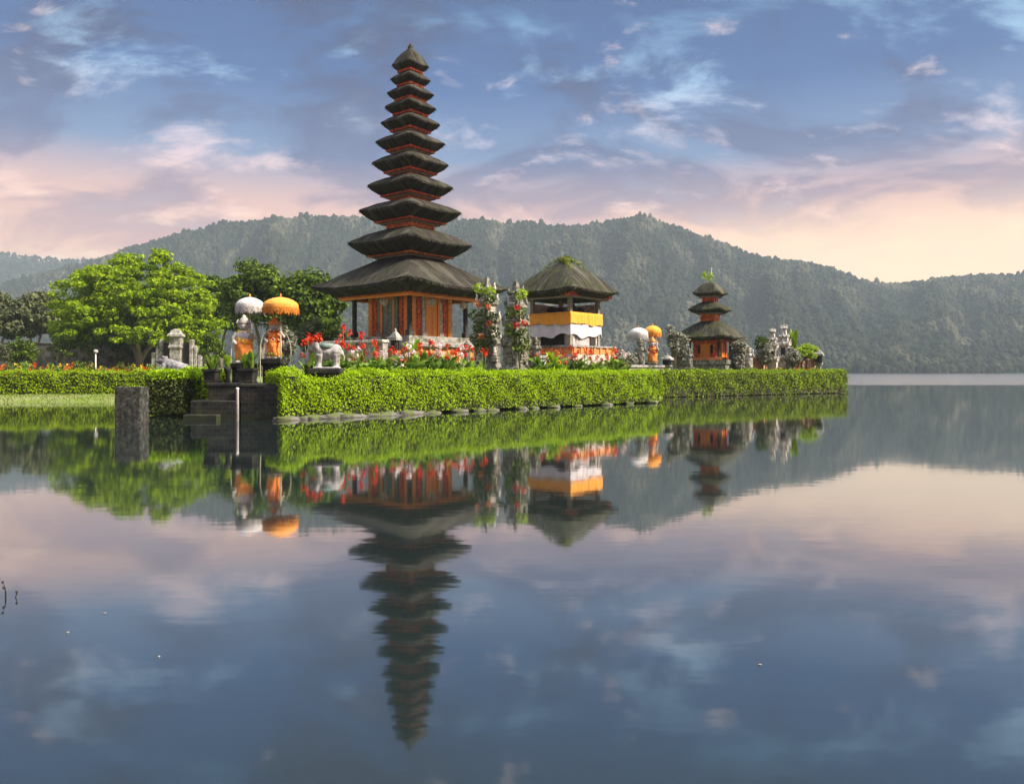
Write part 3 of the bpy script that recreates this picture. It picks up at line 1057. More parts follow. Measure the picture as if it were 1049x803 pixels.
# --- three-tiered meru on the right
def make_small_meru():
    D = 57.0
    s = D / F
    z = lambda y: CAM_H + (HY - y) * s - GZ
    root = thing('pagoda', 'small three tiered pagoda with mossy thatch roofs on the right of the island', 'pagoda', (GX(727.5, D), D, GZ), R(-36))
    b = MB()
    b.sq([(1.95, -0.5), (1.95, 0.75), (1.85, 0.80), (1.85, 1.15), (1.95, 1.2), (1.95, z(369.3))])
    b.build('base_plinth', [M_MOSSTONE], root)
    b = MB()
    b.sq([(1.30, z(369.2)), (1.30, z(366.5)), (1.22, z(366.3))])
    b.build('brick_band', [M_BRICK], root)
    hs = 0.86
    wl = MB()
    wl.box(-hs, hs, -hs, hs, z(366.4), z(349))
    wl.build('wall', [M_CARVED], root)
    for k in range(4):
        d = MB()
        face_box(d, k, hs, -0.24, 0.24, z(366.2), z(353), 0.004, 0.06)
        d.build('door_leaf', [M_GOLD], root)
        for q in (-1, 1):
            d = MB()
            face_box(d, k, hs, q * 0.30 - 0.05, q * 0.30 + 0.05, z(366.2), z(352.5), 0.006, 0.12)
            d.build('door_frame', [M_GOLD], root)
            d = MB()
            face_box(d, k, hs, q * 0.47 - 0.10, q * 0.47 + 0.10, z(362.5), z(354), 0.004, 0.03)
            d.build('window', [M_UNDER], root)
            d = MB()
            face_box(d, k, hs, q * 0.72 - 0.12, q * 0.72 + 0.12, z(366.2), z(350), 0.006, 0.09)
            d.build('pilaster', [M_CARVED_RED], root)
    for sx in (-1, 1):
        for sy in (-1, 1):
            p = MB()
            p.sq([(0.11, z(369.2)), (0.11, z(366)), (0.065, z(365.8)), (0.065, z(350))], (sx * 1.09, sy * 1.09, 0))
            p.build('post', [M_DARKWOOD], root)
    bm = MB()
    beam_frame(bm, 2.0, z(350), z(347.6), 0.1, 0.07)
    bm.build('eave_beam', [M_CARVED_RED], root)
    bm = MB()
    bm.sq([(1.30, z(349)), (1.30, z(345))])
    bm.build('ceiling_rafters', [M_UNDER], root)
    T = [(345, 37.5, 329.5), (317, 23.6, 309.5), (300, 18.8, 290.3)]
    for i, (ye, hw, yt) in enumerate(T):
        Rd = hw * s
        rf = MB()
        nb = (0.50, 0.40, 0.30)[i]
        thatch_roof(rf, Rd, z(ye), nb * 1.25, z(yt), 0.22 - 0.02 * i, 0.10, seed=70 + i * 9, n=6.5, bulge=0.13, jit=0.014)
        rf.build('roof', [M_THATCH_MOSS], root)
        if i:
            hb = (0, 0.50, 0.40)[i]
            tb = MB()
            tier_body(tb, hb, z(T[i - 1][2]) - 0.2, z(ye) + 0.1, 2)
            tb.build('tier_wall', [M_CARVED if i == 1 else M_CARVED_RED], root)
            fr = MB()
            beam_frame(fr, Rd * 0.66, z(ye) - 0.40, z(ye) - 0.26, 0.08, 0.05)
            fr.build('tier_frame', [M_GREYWOOD], root)
    tf = MB()
    c0 = np.array([[0, 0, z(288)]])
    C, N = clump((-0.25, 0.05, z(282)), 0.42, 70, 0.8)
    tf.quads(leaves(C, N, 0.24, 0.5), 0)
    C, N = clump((0.1, 0, z(286)), 0.2, 30, 1.4)
    tf.quads(leaves(C, N, 0.2, 0.4), 0)
    tf.tube([(0, 0, z(291)), (0.05, 0, z(285)), (0.12, 0, z(274.5))], [0.06, 0.04, 0.015], 6, 1)
    tf.build('roof_plant', [L_LIME, M_BAMBOO], root)


make_small_meru()


# --- cloth-wrapped pavilion
def make_pavilion():
    D = 42.5
    s = D / F
    z = lambda y: CAM_H + (HY - y) * s - GZ
    root = thing('pavilion', 'thatched pavilion wrapped in yellow and white cloth beside the tall pagoda', 'pavilion', (GX(579, D), D, GZ), R(-41))
    b = MB()
    b.sq([(2.1, -0.5), (2.1, 0.9), (2.0, 0.95), (2.0, z(364))])
    b.build('base_plinth', [M_PALESTONE], root)
    b = MB()
    b.sq([(1.92, z(364)), (1.92, z(357))])
    for k in range(4):
        for i in range(7):
            u = -1.75 + 3.5 * i / 6
            face_box(b, k, 1.92, u - 0.1, u + 0.1, z(363.5), z(357.5), 0.003, 0.05)
    b.build('brick_band', [M_BRICK], root)
    b = MB()
    b.sq([(2.0, z(357)), (2.0, z(355.2)), (1.6, z(354.9))])
    b.build('stone_ledge', [M_STONE], root)
    hs = 1.40
    # lower room, hollow front on the left face
    b = MB()
    b.box(-hs + 0.1, hs - 0.1, -hs + 0.35, hs - 0.1, z(355), z(330))
    b.build('wall', [M_WHITE], root)
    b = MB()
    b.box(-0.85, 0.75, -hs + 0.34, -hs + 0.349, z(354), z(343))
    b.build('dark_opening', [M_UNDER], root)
    b = MB()
    face_box(b, 0, hs - 0.1, 0.45, 0.95, z(354), z(344), 0.003, 0.05)
    b.build('side_niche', [M_UNDER], root)
    fl = MB()
    fl.box(-hs + 0.05, hs - 0.05, -hs + 0.05, hs - 0.05, z(330), z(328.5))
    fl.build('floor', [M_DARKWOOD], root)
    for sx in (-1, 1):
        for sy in (-1, 1):
            p = MB()
            p.sq([(0.10, z(355)), (0.10, z(304))], (sx * (hs - 0.14), sy * (hs - 0.14), 0))
            p.build('post', [M_GREYWOOD], root)
    bk = MB()
    bk.box(-hs + 0.16, -hs + 0.2, -hs + 0.3, hs - 0.3, z(328.4), z(312))
    bk.box(-hs + 0.3, hs - 0.3, hs - 0.2, hs - 0.16, z(328.4), z(312))
    bk.build('back_panel', [M_PALESTONE], root)
    dr = MB()
    for (x, y, hh) in ((-0.5, -0.6, 0.75), (0.2, -0.75, 0.55), (0.7, -0.3, 0.85), (0.6, 0.5, 0.7)):
        dr.lathe([(0.28, 0), (0.34, 0.2), (0.22, 0.45), (0.26, 0.6), (0.08, hh)], (x, y, z(328.4)), 10)
    dr.build('drum', [M_UNDER], root)

    def skirt(h, y_top, y_bot, sag, wav, seed):
        """cloth hung round the four sides; hem waves"""
        m_ = MB()
        seg = 44
        pts = []
        for k in range(4):
            a = k * math.pi / 2
            n = (math.cos(a), math.sin(a)); t = (-math.sin(a), math.cos(a))
            for i in range(seg):
                u = -h + 2 * h * i / seg
                q = i / seg
                d = h + (0.03 * math.sin(q * 23 + seed + k) + 0.02 * math.sin(q * 57 + seed)) * math.sin(math.pi * q)
                sg = sag * math.sin(math.pi * q) ** 2 + wav * (0.6 * math.sin(q * 6.5 + seed + k * 2.1) + 0.4 * math.sin(q * 15 + seed * 3 + k))
                pts.append((n[0] * d + t[0] * u, n[1] * d + t[1] * u, sg))
        rows = []
        for f in (0, 0.25, 0.5, 0.75, 1.0):
            rows.append([(x * (1 + 0.012 * f), y * (1 + 0.012 * f), z(y_top) * (1 - f) + (z(y_bot) + sg) * f) for x, y, sg in pts])
        inner = [[(x * 0.985, y * 0.985, zz) for x, y, zz in r] for r in rows]
        m_.loft(rows[::-1] + inner, 0, None, False, True)
        return m_
    skirt(hs + 0.05, 322, 334, 0.04, 0.07, 0.4).build('yellow_cloth', [M_YCLOTH], root)
    skirt(hs + 0.0, 331, 345.5, 0.02, 0.16, 1.9).build('white_cloth', [M_WCLOTH], root)
    bm = MB()
    beam_frame(bm, 2.55, z(306.5), z(302.8), 0.14, 0.09)
    bm.build('eave_beam', [M_CARVED_RED], root)
    bm = MB()
    beam_frame(bm, 2.40, z(308.5), z(306.6), 0.12)
    bm.build('ceiling_beam', [M_GREYWOOD], root)
    ce = MB()
    ce.sq([(1.66, z(304)), (1.6, z(298))])
    ce.build('ceiling_rafters', [M_UNDER], root)
    rf = MB()
    thatch_roof(rf, 55.5 * s, z(299.5), 0.16, z(268.0), 0.26, 0.12, seed=41, n=6.5, bulge=0.13, jit=0.018, inner=0.74)
    rfo = rf.build('roof', [M_THATCH_MOSS], root)
    gr = MB()
    for q in range(4):
        a = R(45 + 90 * q)
        for i in range(9):
            tt = i / 9
            rr = 0.1 + tt * 1.5
            C, N = clump((rr * math.cos(a), rr * math.sin(a), z(267.5) - tt * 1.15 + 0.12 + 0.25 * math.sin(tt * 3)), 0.16, int(26 * (1 - tt) + 6), 0.6)
            gr.quads(leaves(C, N, 0.15, 0.35), 0)
    C, N = clump((0, 0, z(266.5)), 0.42, 120, 0.55)
    gr.quads(leaves(C, N, 0.2, 0.3), 0)
    gr.build('roof_grass', [L_MOSS], rfo)


make_pavilion()

# ================================================================== vegetation


def hedge(name, label, path, zb, zt, th, mat, dens=330, size=0.11, dips=(), bare=0.0, floor=0.25, endcap=True, origin=None, cmat=M_HEDGECORE):
    """clipped hedge along path (front edge), thickness th to the left of the walking direction"""
    rg = np.random.default_rng(len(label) * 13 + int(abs(path[0][0]) * 10))
    mb = MB()
    og = origin or (path[0][0], path[0][1], zb)
    r = 0.22
    for i in range(len(path) - 1):
        p0, p1 = np.array(path[i], float), np.array(path[i + 1], float)
        L = np.linalg.norm(p1 - p0)
        d = (p1 - p0) / L
        nb = np.array([-d[1], d[0]])                     # towards the back
        ns = max(2, int(L / 0.5))
        # core
        rings = []
        for q in range(ns + 1):
            s = L * q / ns
            hh = zt - 0.10
            for (c, w_, dp) in dips:
                if i == 0:
                    hh -= dp * math.exp(-((s - c) / w_) ** 4)
            base = p0 + d * min(max(s, 0.08), L - 0.08)
            pr = [(0.09, zb + 0.02), (0.09, hh - r), (0.09 + r * 0.4, hh - 0.05), (th - 0.09 - r * 0.4, hh - 0.05), (th - 0.09, hh - r), (th - 0.09, zb + 0.02)]
            rings.append([(base[0] + nb[0] * o, base[1] + nb[1] * o, zz) for o, zz in pr])
        mb.loft(rings, 1, None, True, False)
        H = zt - zb
        per = H + th + H
        n = int(dens * L * per * 0.92)
        s = rg.uniform(-0.06, L + 0.06, n)
        t = rg.uniform(0, per, n)
        off = np.where(t < H, 0.0, np.where(t < H + th, t - H, th))
        z = np.where(t < H, t, np.where(t < H + th, H, per - t))
        nx_ = np.where(t < H, -1.0, np.where(t < H + th, 0.0, 1.0))
        nz_ = np.where((t >= H) & (t < H + th), 1.0, 0.15)
        # round the shoulders
        for side in (0, 1):
            o2 = off if side == 0 else th - off
            ex = np.clip(r - o2, 0, r); ez = np.clip(r - (H - z), 0, r)
            m = (ex > 0) & (ez > 0)
            ln = np.sqrt(ex ** 2 + ez ** 2) + 1e-9
            over = m & (ln > r * 0.98)
            o2n = np.where(m, r - ex / ln * r, o2); zn = np.where(m, H - r + ez / ln * r, z)
            off = np.where(m, o2n if side == 0 else th - o2n, off)
            z = np.where(m, zn, z)
            nx_ = np.where(m, (-1 if side == 0 else 1) * ex / ln, nx_)
            nz_ = np.where(m, ez / ln, nz_)
        jit = rg.normal(0, 0.035, n)
        keep = np.ones(n, bool)
        if bare > 0:
            keep = (z > bare * rg.uniform(0.2, 1.5, n)) | (rg.uniform(0, 1, n) < floor)
        lump = 0.035 * np.sin(s * 2.3 + i) + 0.03 * np.sin(s * 5.1) + np.where(rg.uniform(0, 1, n) < 0.05, rg.uniform(0.02, 0.13, n), 0)
        nx_j = 0.05 * np.sin(s * 3.7 + z * 4.0) + 0.04 * np.sin(s * 8.3 - z * 6.0)
        jit = jit + nx_j
        bx = p0[0] + d[0] * s + nb[0] * (off + nx_ * jit)
        by = p0[1] + d[1] * s + nb[1] * (off + nx_ * jit)
        bz = zb + z + nz_ * jit + np.where(z > H - r, lump, 0)
        for (c, w_, dp) in dips:
            if i == 0:
                bz -= dp * np.exp(-((s - c) / w_) ** 4) * (z / H)
        C = np.stack([bx, by, bz], 1)
        N = np.stack([nb[0] * nx_, nb[1] * nx_, nz_], 1)
        mb.quads(leaves(C[keep], N[keep], size, 0.6, 0.55, rg), 0)
        # ends
        for e in (0, 1):
            if (e == 0 and i == 0) or (e == 1 and i == len(path) - 2):
                m_ = int(dens * th * H)
                o_ = rg.uniform(0, th, m_); z_ = rg.uniform(0, H, m_)
                s_ = (0.0 if e == 0 else L) + rg.normal(0, 0.04, m_)
                C = np.stack([p0[0] + d[0] * s_ + nb[0] * o_, p0[1] + d[1] * s_ + nb[1] * o_, zb + z_], 1)
                sg = -1 if e == 0 else 1
                N = np.tile(np.array([d[0] * sg, d[1] * sg, 0.15]), (m_, 1))
                mb.quads(leaves(C, N, size, 0.6, 0.5, rg), 0)
    o = mb.build(name, [mat, cmat], None, og)
    return tag(o, label, 'hedge')


hedge('clipped_hedge', 'long bright lime green clipped hedge along the front edge of the island', [(-7.62, 26.0), (7.86, 41.0), (6.6, 43.6)], 0.06, 1.60, 1.25, L_HEDGE, 720, 0.078, dips=[(1.55, 0.75, 0.22)], bare=0.36)
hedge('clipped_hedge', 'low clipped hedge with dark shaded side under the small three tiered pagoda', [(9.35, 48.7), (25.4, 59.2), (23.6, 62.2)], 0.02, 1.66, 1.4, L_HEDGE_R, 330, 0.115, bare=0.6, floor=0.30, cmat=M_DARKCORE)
hedge('clipped_hedge', 'long clipped hedge on the grassy left bank below the bright tree', [(-70, 43.0), (-30.5, 43.3), (-17.2, 47.2)], 0.20, 1.62, 1.3, L_HEDGE_L, 300, 0.115, bare=0.15)
hedge('clipped_hedge', 'short bright hedge stub between the dark bush and the stone steps', [(-13.0, 30.4), (-11.2, 28.6)], 0.10, 1.62, 1.0, L_HEDGE, 330, 0.115)


def trimmed_bush():
    """square trimmed bush standing in the water's edge, with darker leaves on the sides and a brighter rim"""
    rg = np.random.default_rng(5)
    x0, x1, y0, y1, zb, zt = GX(151.5, 28.6), GX(189, 28.6), 28.5, 29.9, 0.02, 1.55
    c = ((x0 + x1) / 2, 29.2, zb)
    mb = MB()
    mb.box(x0 + 0.1, x1 - 0.1, y0 + 0.1, y1 - 0.1, zb, zt - 0.1, 1)
    n = 1300
    for (ax, val, nv) in ((1, y0, (0, -1, .1)), (0, x0, (-1, 0, .1)), (0, x1, (1, 0, .1)), (1, y1, (0, 1, .1))):
        C = np.stack([rg.uniform(x0, x1, n), rg.uniform(y0, y1, n), rg.uniform(zb + 0.05, zt, n)], 1)
        C[:, ax] = val + rg.normal(0, 0.05, n)
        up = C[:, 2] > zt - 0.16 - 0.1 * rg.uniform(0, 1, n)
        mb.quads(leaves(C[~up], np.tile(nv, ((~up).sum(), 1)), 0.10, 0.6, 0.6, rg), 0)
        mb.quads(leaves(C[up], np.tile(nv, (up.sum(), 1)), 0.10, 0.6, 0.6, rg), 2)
    n = 1500
    C = np.stack([rg.uniform(x0, x1, n), rg.uniform(y0, y1, n), zt + rg.normal(0, 0.05, n) + 0.04], 1)
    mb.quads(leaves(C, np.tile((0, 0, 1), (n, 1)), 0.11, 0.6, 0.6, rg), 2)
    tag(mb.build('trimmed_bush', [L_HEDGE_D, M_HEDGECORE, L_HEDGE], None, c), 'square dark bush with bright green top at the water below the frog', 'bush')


trimmed_bush()


def limb_path(a, b, sag, rg, n=5):
    a, b = np.array(a, float), np.array(b, float)
    pts = []
    for i in range(n):
        t = i / (n - 1)
        p = a * (1 - t) + b * t
        p[2] += sag * math.sin(math.pi * t)
        if 0 < i < n - 1:
            p += rg.normal(0, 0.03 * np.linalg.norm(b - a), 3)
        pts.append(tuple(p))
    return pts


def tree(name, label, base, trunk_h, crown_c, crown_r, nclump, leaf_n, leaf_s, lmat, bmat, tr=0.3, seed=1, flat=0.5, group=None, clump_r=(0.9, 1.7), low=-0.35, forks=2, cat='tree', tilt=0.6):
    """crown_c relative to base; crown_r radii; limbs run to every clump cluster"""
    rg = np.random.default_rng(seed)
    root = thing(name, label, cat, base, 0, group)
    cc, cr = np.array(crown_c, float), np.array(crown_r, float)
    cl = []
    tries = 0
    while len(cl) < nclump and tries < nclump * 40:
        tries += 1
        d = rg.normal(0, 1, 3)
        d /= np.linalg.norm(d)
        if d[2] < low:
            continue
        k = rg.uniform(0.62, 1.0) if rg.uniform() < 0.72 else rg.uniform(0.25, 0.62)
        wob = 0.96 + 0.12 * mnoise.noise(Vector(d * 2.2) + Vector((seed, 0, 0)))
        cl.append(cc + d * cr * k * wob)
    tb = MB()
    tops = []
    for f in range(forks):
        a = 2 * math.pi * f / forks + rg.uniform(0, 1)
        q = np.array([math.cos(a) * cr[0] * 0.25, math.sin(a) * cr[1] * 0.25, trunk_h])
        path = [(0, 0, -0.3), (0.05 * q[0], 0.05 * q[1], trunk_h * 0.3), (q[0] * 0.4, q[1] * 0.4, trunk_h * 0.65), tuple(q)]
        tb.tube(path, [tr * 1.3, tr, tr * 0.75, tr * 0.6], 9)
        tops.append(q)
    tb.build('trunk', [bmat], root)
    lb = MB()
    for c in cl[::max(1, len(cl) // 26)]:
        q = tops[int(np.argmin([np.linalg.norm(c[:2] - t[:2]) for t in tops]))]
        lb.tube(limb_path(q, c, 0.04 * np.linalg.norm(c - q), rg), [tr * 0.5, tr * 0.38, tr * 0.28, tr * 0.18, tr * 0.08], 6)
    lb.build('limbs', [bmat], root)
    cb = MB()
    for c in cl:
        r = rg.uniform(*clump_r)
        C, N = clump(c, r, leaf_n, flat, rg, 0.5)
        N[:, 2] += 0.4
        cb.quads(leaves(C, N, leaf_s, 0.6, tilt, rg), 0)
    cb.build('crown', [lmat], root)
    return root


def gz(X, Y):
    return ground_z(X, Y)


DT = 90.0
st = DT / F
bx = GX(143, DT)
tree('spreading_tree', 'large bright green spreading tree left of the parasols', (bx, DT, gz(bx, DT)), 3.4, ((141 - 143) * st, 0, (381 - 329) * st - 0.3), (84 * st, 8.0, 73 * st), 620, 110, 0.40, L_TREE, M_BARK_PALE, 0.34, 11, 0.42, clump_r=(0.7, 1.35), low=-0.42, forks=3)

# dark trees behind
for k, (px, D, top, hw, mat, lab, sd_, bot) in enumerate([
    (268, 76, 270, 40, L_DARK, 'dark green tree with lit top behind the orange parasol', 21, 345),
    (318, 70, 278, 32, L_DARK, 'dark leafy tree tucked against the left eave of the tall pagoda', 22, 352),
    (226, 100, 284, 26, L_DARK, 'dark tree between the bright tree and the white parasol', 23, 350),
    (36, 108, 298, 30, L_OLIVE, 'dull olive tree beside the left flank of the bright tree', 24, 352),
    (-2, 104, 300, 28, L_OLIVE, 'dull olive tree at the left edge of the photo', 25, 354),
    (-60, 100, 292, 40, L_OLIVE, 'dull olive tree beyond the left edge', 26, 354),
    (100, 118, 318, 40, L_DARK, 'dark tree in shade behind the bright tree', 27, 362),
]):
    s = D / F
    X = GX(px, D)
    b = gz(X, D)
    zt = CAM_H + (HY - top) * s - b
    zbt = CAM_H + (HY - bot) * s - b
    cz = (zt + zbt) / 2
    if k == 5:
        continue
    tree('shade_tree', lab, (X, D, b), cz * 0.75, (0, 0, cz), (hw * s, hw * s * 0.8, (zt - cz)), 150, 110, 0.42 if D < 90 else 0.6, mat, M_BARK, 0.20, sd_, 0.6, clump_r=(0.7, 1.4), low=-0.7)

# shrubs and understorey behind the statues, left
for k, (px, D, top, bot, hw, mat, lab) in enumerate([
    (318, 52, 322, 368, 14, L_OLIVE, 'dull olive shrub behind the white animal statue'),
    (340, 54, 326, 362, 13, L_DARK, 'dark shrub against the left side of the pagoda base'),
    (292, 55, 335, 372, 12, L_GREY, 'grey green shrub right of the orange parasol'),
    (216, 60, 338, 372, 14, L_DARK, 'dark shrub behind the planter on the steps'),
    (23, 62, 346, 376, 13, L_DARK, 'small leafy tree before the garden wall on the left'),
    (62, 84, 340, 372, 15, L_DARK, 'dark shrub by the garden wall beneath the left edge of the bright tree'),
    (92, 86, 336, 373, 18, L_DARK, 'wide dark shrub by the garden wall under the bright tree'),
    (122, 88, 342, 374, 14, L_DARK, 'dark shrub just left of the bright tree trunk'),
    (6, 80, 350, 372, 12, L_OLIVE, 'olive shrub by the garden wall at the left edge'),
    (785, 57.4, 350, 374, 7, L_GREY, 'grey green shrub at the foot of the slimmer pale shrine'),
    (812, 58.2, 358, 376, 6, L_GREY, 'low grey green shrub right of the tall pale shrine'),
    (692, 54.5, 328, 378, 12, L_GREY, 'grey green cypress like shrub left of the small pagoda'),
    (757, 55.5, 346, 379, 9, L_GREY, 'grey green shrub at the right corner of the small pagoda'),
    (781, 57.9, 340, 374, 5, L_DARK, 'dark narrow shrub left of the pale carved shrines'),
    (655, 52.0, 372, 380, 8, L_OLIVE, 'low olive shrub under the far white parasol'),
    (641, 50.0, 362, 378, 9, L_GREY, 'grey green shrub left of the far white parasol'),
]):
    s = D / F
    X = GX(px, D)
    b = gz(X, D)
    zt = CAM_H + (HY - top) * s - b
    zbm = max(0.25, CAM_H + (HY - bot) * s - b)
    cz = (zt + zbm) / 2
    tall = k in (5,)
    tree('garden_shrub', lab, (X, D, b), max(0.3, zbm), (0, 0, cz), (hw * s, hw * s, (zt - cz)), 34, 60, 0.20, mat, M_BARK, 0.06, 50 + k, 0.8, clump_r=(0.22, 0.42), low=-0.95, forks=2, cat='shrub')


# green broad-leaved plants on the right of the small meru
def banana(px, D, top, hw, lab, n=9, seed=0):
    rg = np.random.default_rng(seed)
    s = D / F
    X = GX(px, D)
    root = thing('banana_plant', lab, 'plant', (X, D, GZ))
    H = CAM_H + (HY - top) * s - GZ
    lb = MB()
    for i in range(n):
        a = rg.uniform(0, 2 * math.pi)
        out = rg.uniform(0.4, 1.0) * hw * s
        h0 = H * rg.uniform(0.35, 0.6)
        tip = np.array([math.cos(a) * out, math.sin(a) * out, H * rg.uniform(0.72, 1.0)])
        m_ = np.array([math.cos(a) * out * 0.45, math.sin(a) * out * 0.45, H * rg.uniform(0.8, 0.95)])
        st_ = np.array([0, 0, h0])
        sd2 = np.array([-math.sin(a), math.cos(a), 0]) * 0.22
        L, Rr = [], []
        for q in range(7):
            t = q / 6
            p = st_ * (1 - t) ** 2 + 2 * m_ * t * (1 - t) + tip * t * t
            w_ = math.sin(math.pi * min(1, t * 0.9 + 0.1)) * 1.0
            L.append(p - sd2 * w_ + np.array([0, 0, 0.05 * w_])); Rr.append(p + sd2 * w_ + np.array([0, 0, 0.05 * w_]))
        V = L + Rr
        lb.add(V, [(q, q + 1, 8 + q, 7 + q) for q in range(6)], 0, True)
    lb.build('leaves', [L_LIME], root)
    sb = MB()
    sb.tube([(0, 0, -0.1), (0.02, 0, H * 0.35), (0, 0, H * 0.62)], [0.11, 0.09, 0.05], 8)
    sb.build('stem', [M_STEM], root)


banana(813, 59.6, 335, 7, 'tall lime green banana plant right of the pale carved shrines', 10, 3)


def round_bush():
    D = 60.3
    s = D / F
    X = GX(824, D)
    tree('garden_shrub', 'rounded lime green bush above the pink brick wall', (X, D, GZ), 0.7, (0, 0, CAM_H + (HY - 361) * s - GZ), (13 * s, 0.8, 6.5 * s), 40, 60, 0.2, L_LIME, M_BARK, 0.05, 91, 0.8, clump_r=(0.2, 0.4), low=-0.9, cat='shrub')


round_bush()


# --- cannas and flowers -----------------------------------------------------
def make_canna(lab, group, petal, seed, H=1.5, loc=(0, 0, 0), leafmat_=L_PLANT, nflower=2, name='canna_plant'):
    rg = np.random.default_rng(seed)
    root = thing(name, lab, 'plant', loc, 0, group)
    lb = MB()
    for i in range(15):
        a = rg.uniform(0, 2 * math.pi)
        out = rg.uniform(0.18, 0.5)
        h0 = H * rg.uniform(0.05, 0.45)
        st_ = np.array([0, 0, h0]); tip = np.array([math.cos(a) * out, math.sin(a) * out, h0 + H * rg.uniform(0.12, 0.36)])
        m_ = (st_ + tip) / 2 + np.array([0, 0, 0.12])
        sd2 = np.array([-math.sin(a), math.cos(a), rg.normal(0, 0.3)]) * 0.09
        L, Rr = [], []
        for q in range(5):
            t = q / 4
            p = st_ * (1 - t) ** 2 + 2 * m_ * t * (1 - t) + tip * t * t
            w_ = math.sin(math.pi * (0.12 + 0.86 * t))
            L.append(p - sd2 * w_); Rr.append(p + sd2 * w_)
        lb.add(L + Rr, [(q, q + 1, 6 + q, 5 + q) for q in range(4)], 0, True)
    lb.build('leaves', [leafmat_], root)
    sb = MB()
    tops = []
    for i in range(nflower):
        x, y = (0, 0) if i == 0 else rg.normal(0, 0.16, 2)
        zt = H * (1.0 if i == 0 else rg.uniform(0.7, 0.92))
        sb.tube([(0, 0, -0.05), (x * 0.6, y * 0.6, zt * 0.5), (x, y, zt)], [0.022, 0.018, 0.012], 5)
        tops.append((x, y, zt))
    sb.build('stem', [M_STEM], root)
    for t in tops:
        fb = MB()
        C, N = clump(t, 0.12, 20, 1.1, rg, 0.6)
        fb.quads(leaves(C, N, 0.11, 0.7, 0.6, rg), 0)
        fb.build('flower_head', [petal], root)
    return root


def hedge_D(px):
    off = 49.0 - 18.0 * (px - 288) / 392.0
    return CAM_H * F / off


canna_protos = {}


def canna_at(px, py, D, kind, lab, group, seed=0, hmin=0.5):
    """a plant whose tallest bloom reaches pixel row py when planted at depth D"""
    X = GX(px, D)
    g = gz(X, D)
    H = max(hmin, CAM_H + (HY - py) / F * D - g)
    key = (kind, seed % 3)
    if key not in canna_protos:
        pet = {'red': L_RED, 'orange': L_ORANGE, 'yellow': L_YELLOW, 'pink': L_PINK}[kind]
        r = make_canna(lab, group, pet, 100 + seed, 1.5, (X, D, g))
        canna_protos[key] = r
    else:
        r = dup(canna_protos[key], (X, D, g), 0, 1.0, lab)
        r['group'] = group
    r.rotation_euler = (0, 0, random.uniform(0, 6.28))
    k = H / 1.5
    r.scale = (max(0.75, min(1.1, k)), max(0.75, min(1.1, k)), k)
    return r


RED_SPOTS = [(351.7, 337.5), (358.7, 343), (370.3, 345), (383.5, 351.7), (351.7, 353.9), (343, 353.9), (373.6, 362.7), (402, 359), (430.6, 355.4), (442.7, 352.8), (451.4, 366), (466.8, 361.6), (484.3, 359.4), (494.2, 361), (476, 357), (458, 356), (420, 364)]
for i, (px, py) in enumerate(RED_SPOTS):
    D = hedge_D(px) + 2.2 + (i * 7 % 5) * 0.55
    canna_at(px, py - 1, D, 'red', 'red flowering canna in the bed before the tall pagoda', 'red cannas before the tall pagoda', i)
for i, (px, py) in enumerate([(411, 366), (436, 367), (463, 366), (392, 362), (424, 361), (388, 367), (474, 365), (447, 361), (365, 365), (357, 368)]):
    canna_at(px, py, hedge_D(px) + 2.0 + (i % 3) * 0.5, 'pink', 'pale pink flowering plant in the bed before the tall pagoda', 'pale flowers before the tall pagoda', i)
for i, (px, py) in enumerate([(571, 361.5), (577, 363), (605.5, 361), (612, 366), (622, 367), (627.5, 368), (585, 357), (592, 361), (599, 358), (617, 369), (556, 362), (563, 366), (640, 374)]):
    canna_at(px, py, hedge_D(px) + 2.0 + (i * 3 % 4) * 0.4, 'red' if i % 4 else 'orange', 'red flowering canna in the bed before the thatched pavilion' if i % 4 else 'orange flowering canna in the bed before the thatched pavilion', ('red cannas before the thatched pavilion' if i % 4 else 'orange cannas before the thatched pavilion'), i)


for i in range(44):
    px = 346 + (i * 37 % 44) * (640 - 346) / 43 + random.uniform(-3, 3)
    if 484 < px < 545:
        continue
    tallp = px < 515
    py = random.uniform(350, 368) if tallp else random.uniform(358, 370)
    kind = ('red', 'orange', 'red', 'pink')[i % 4]
    where = 'the tall pagoda' if tallp else 'the thatched pavilion'
    word = {'red': 'red flowering canna', 'orange': 'orange flowering canna', 'pink': 'pale pink flowering plant'}[kind]
    grp = {('red', True): 'red cannas before the tall pagoda', ('pink', True): 'pale flowers before the tall pagoda', ('red', False): 'red cannas before the thatched pavilion', ('orange', False): 'orange cannas before the thatched pavilion'}.get((kind, tallp), word + 's before ' + where)
    canna_at(px, py, hedge_D(px) + random.uniform(2.0, 4.4), kind, word + ' in the bed before ' + where, grp, i)


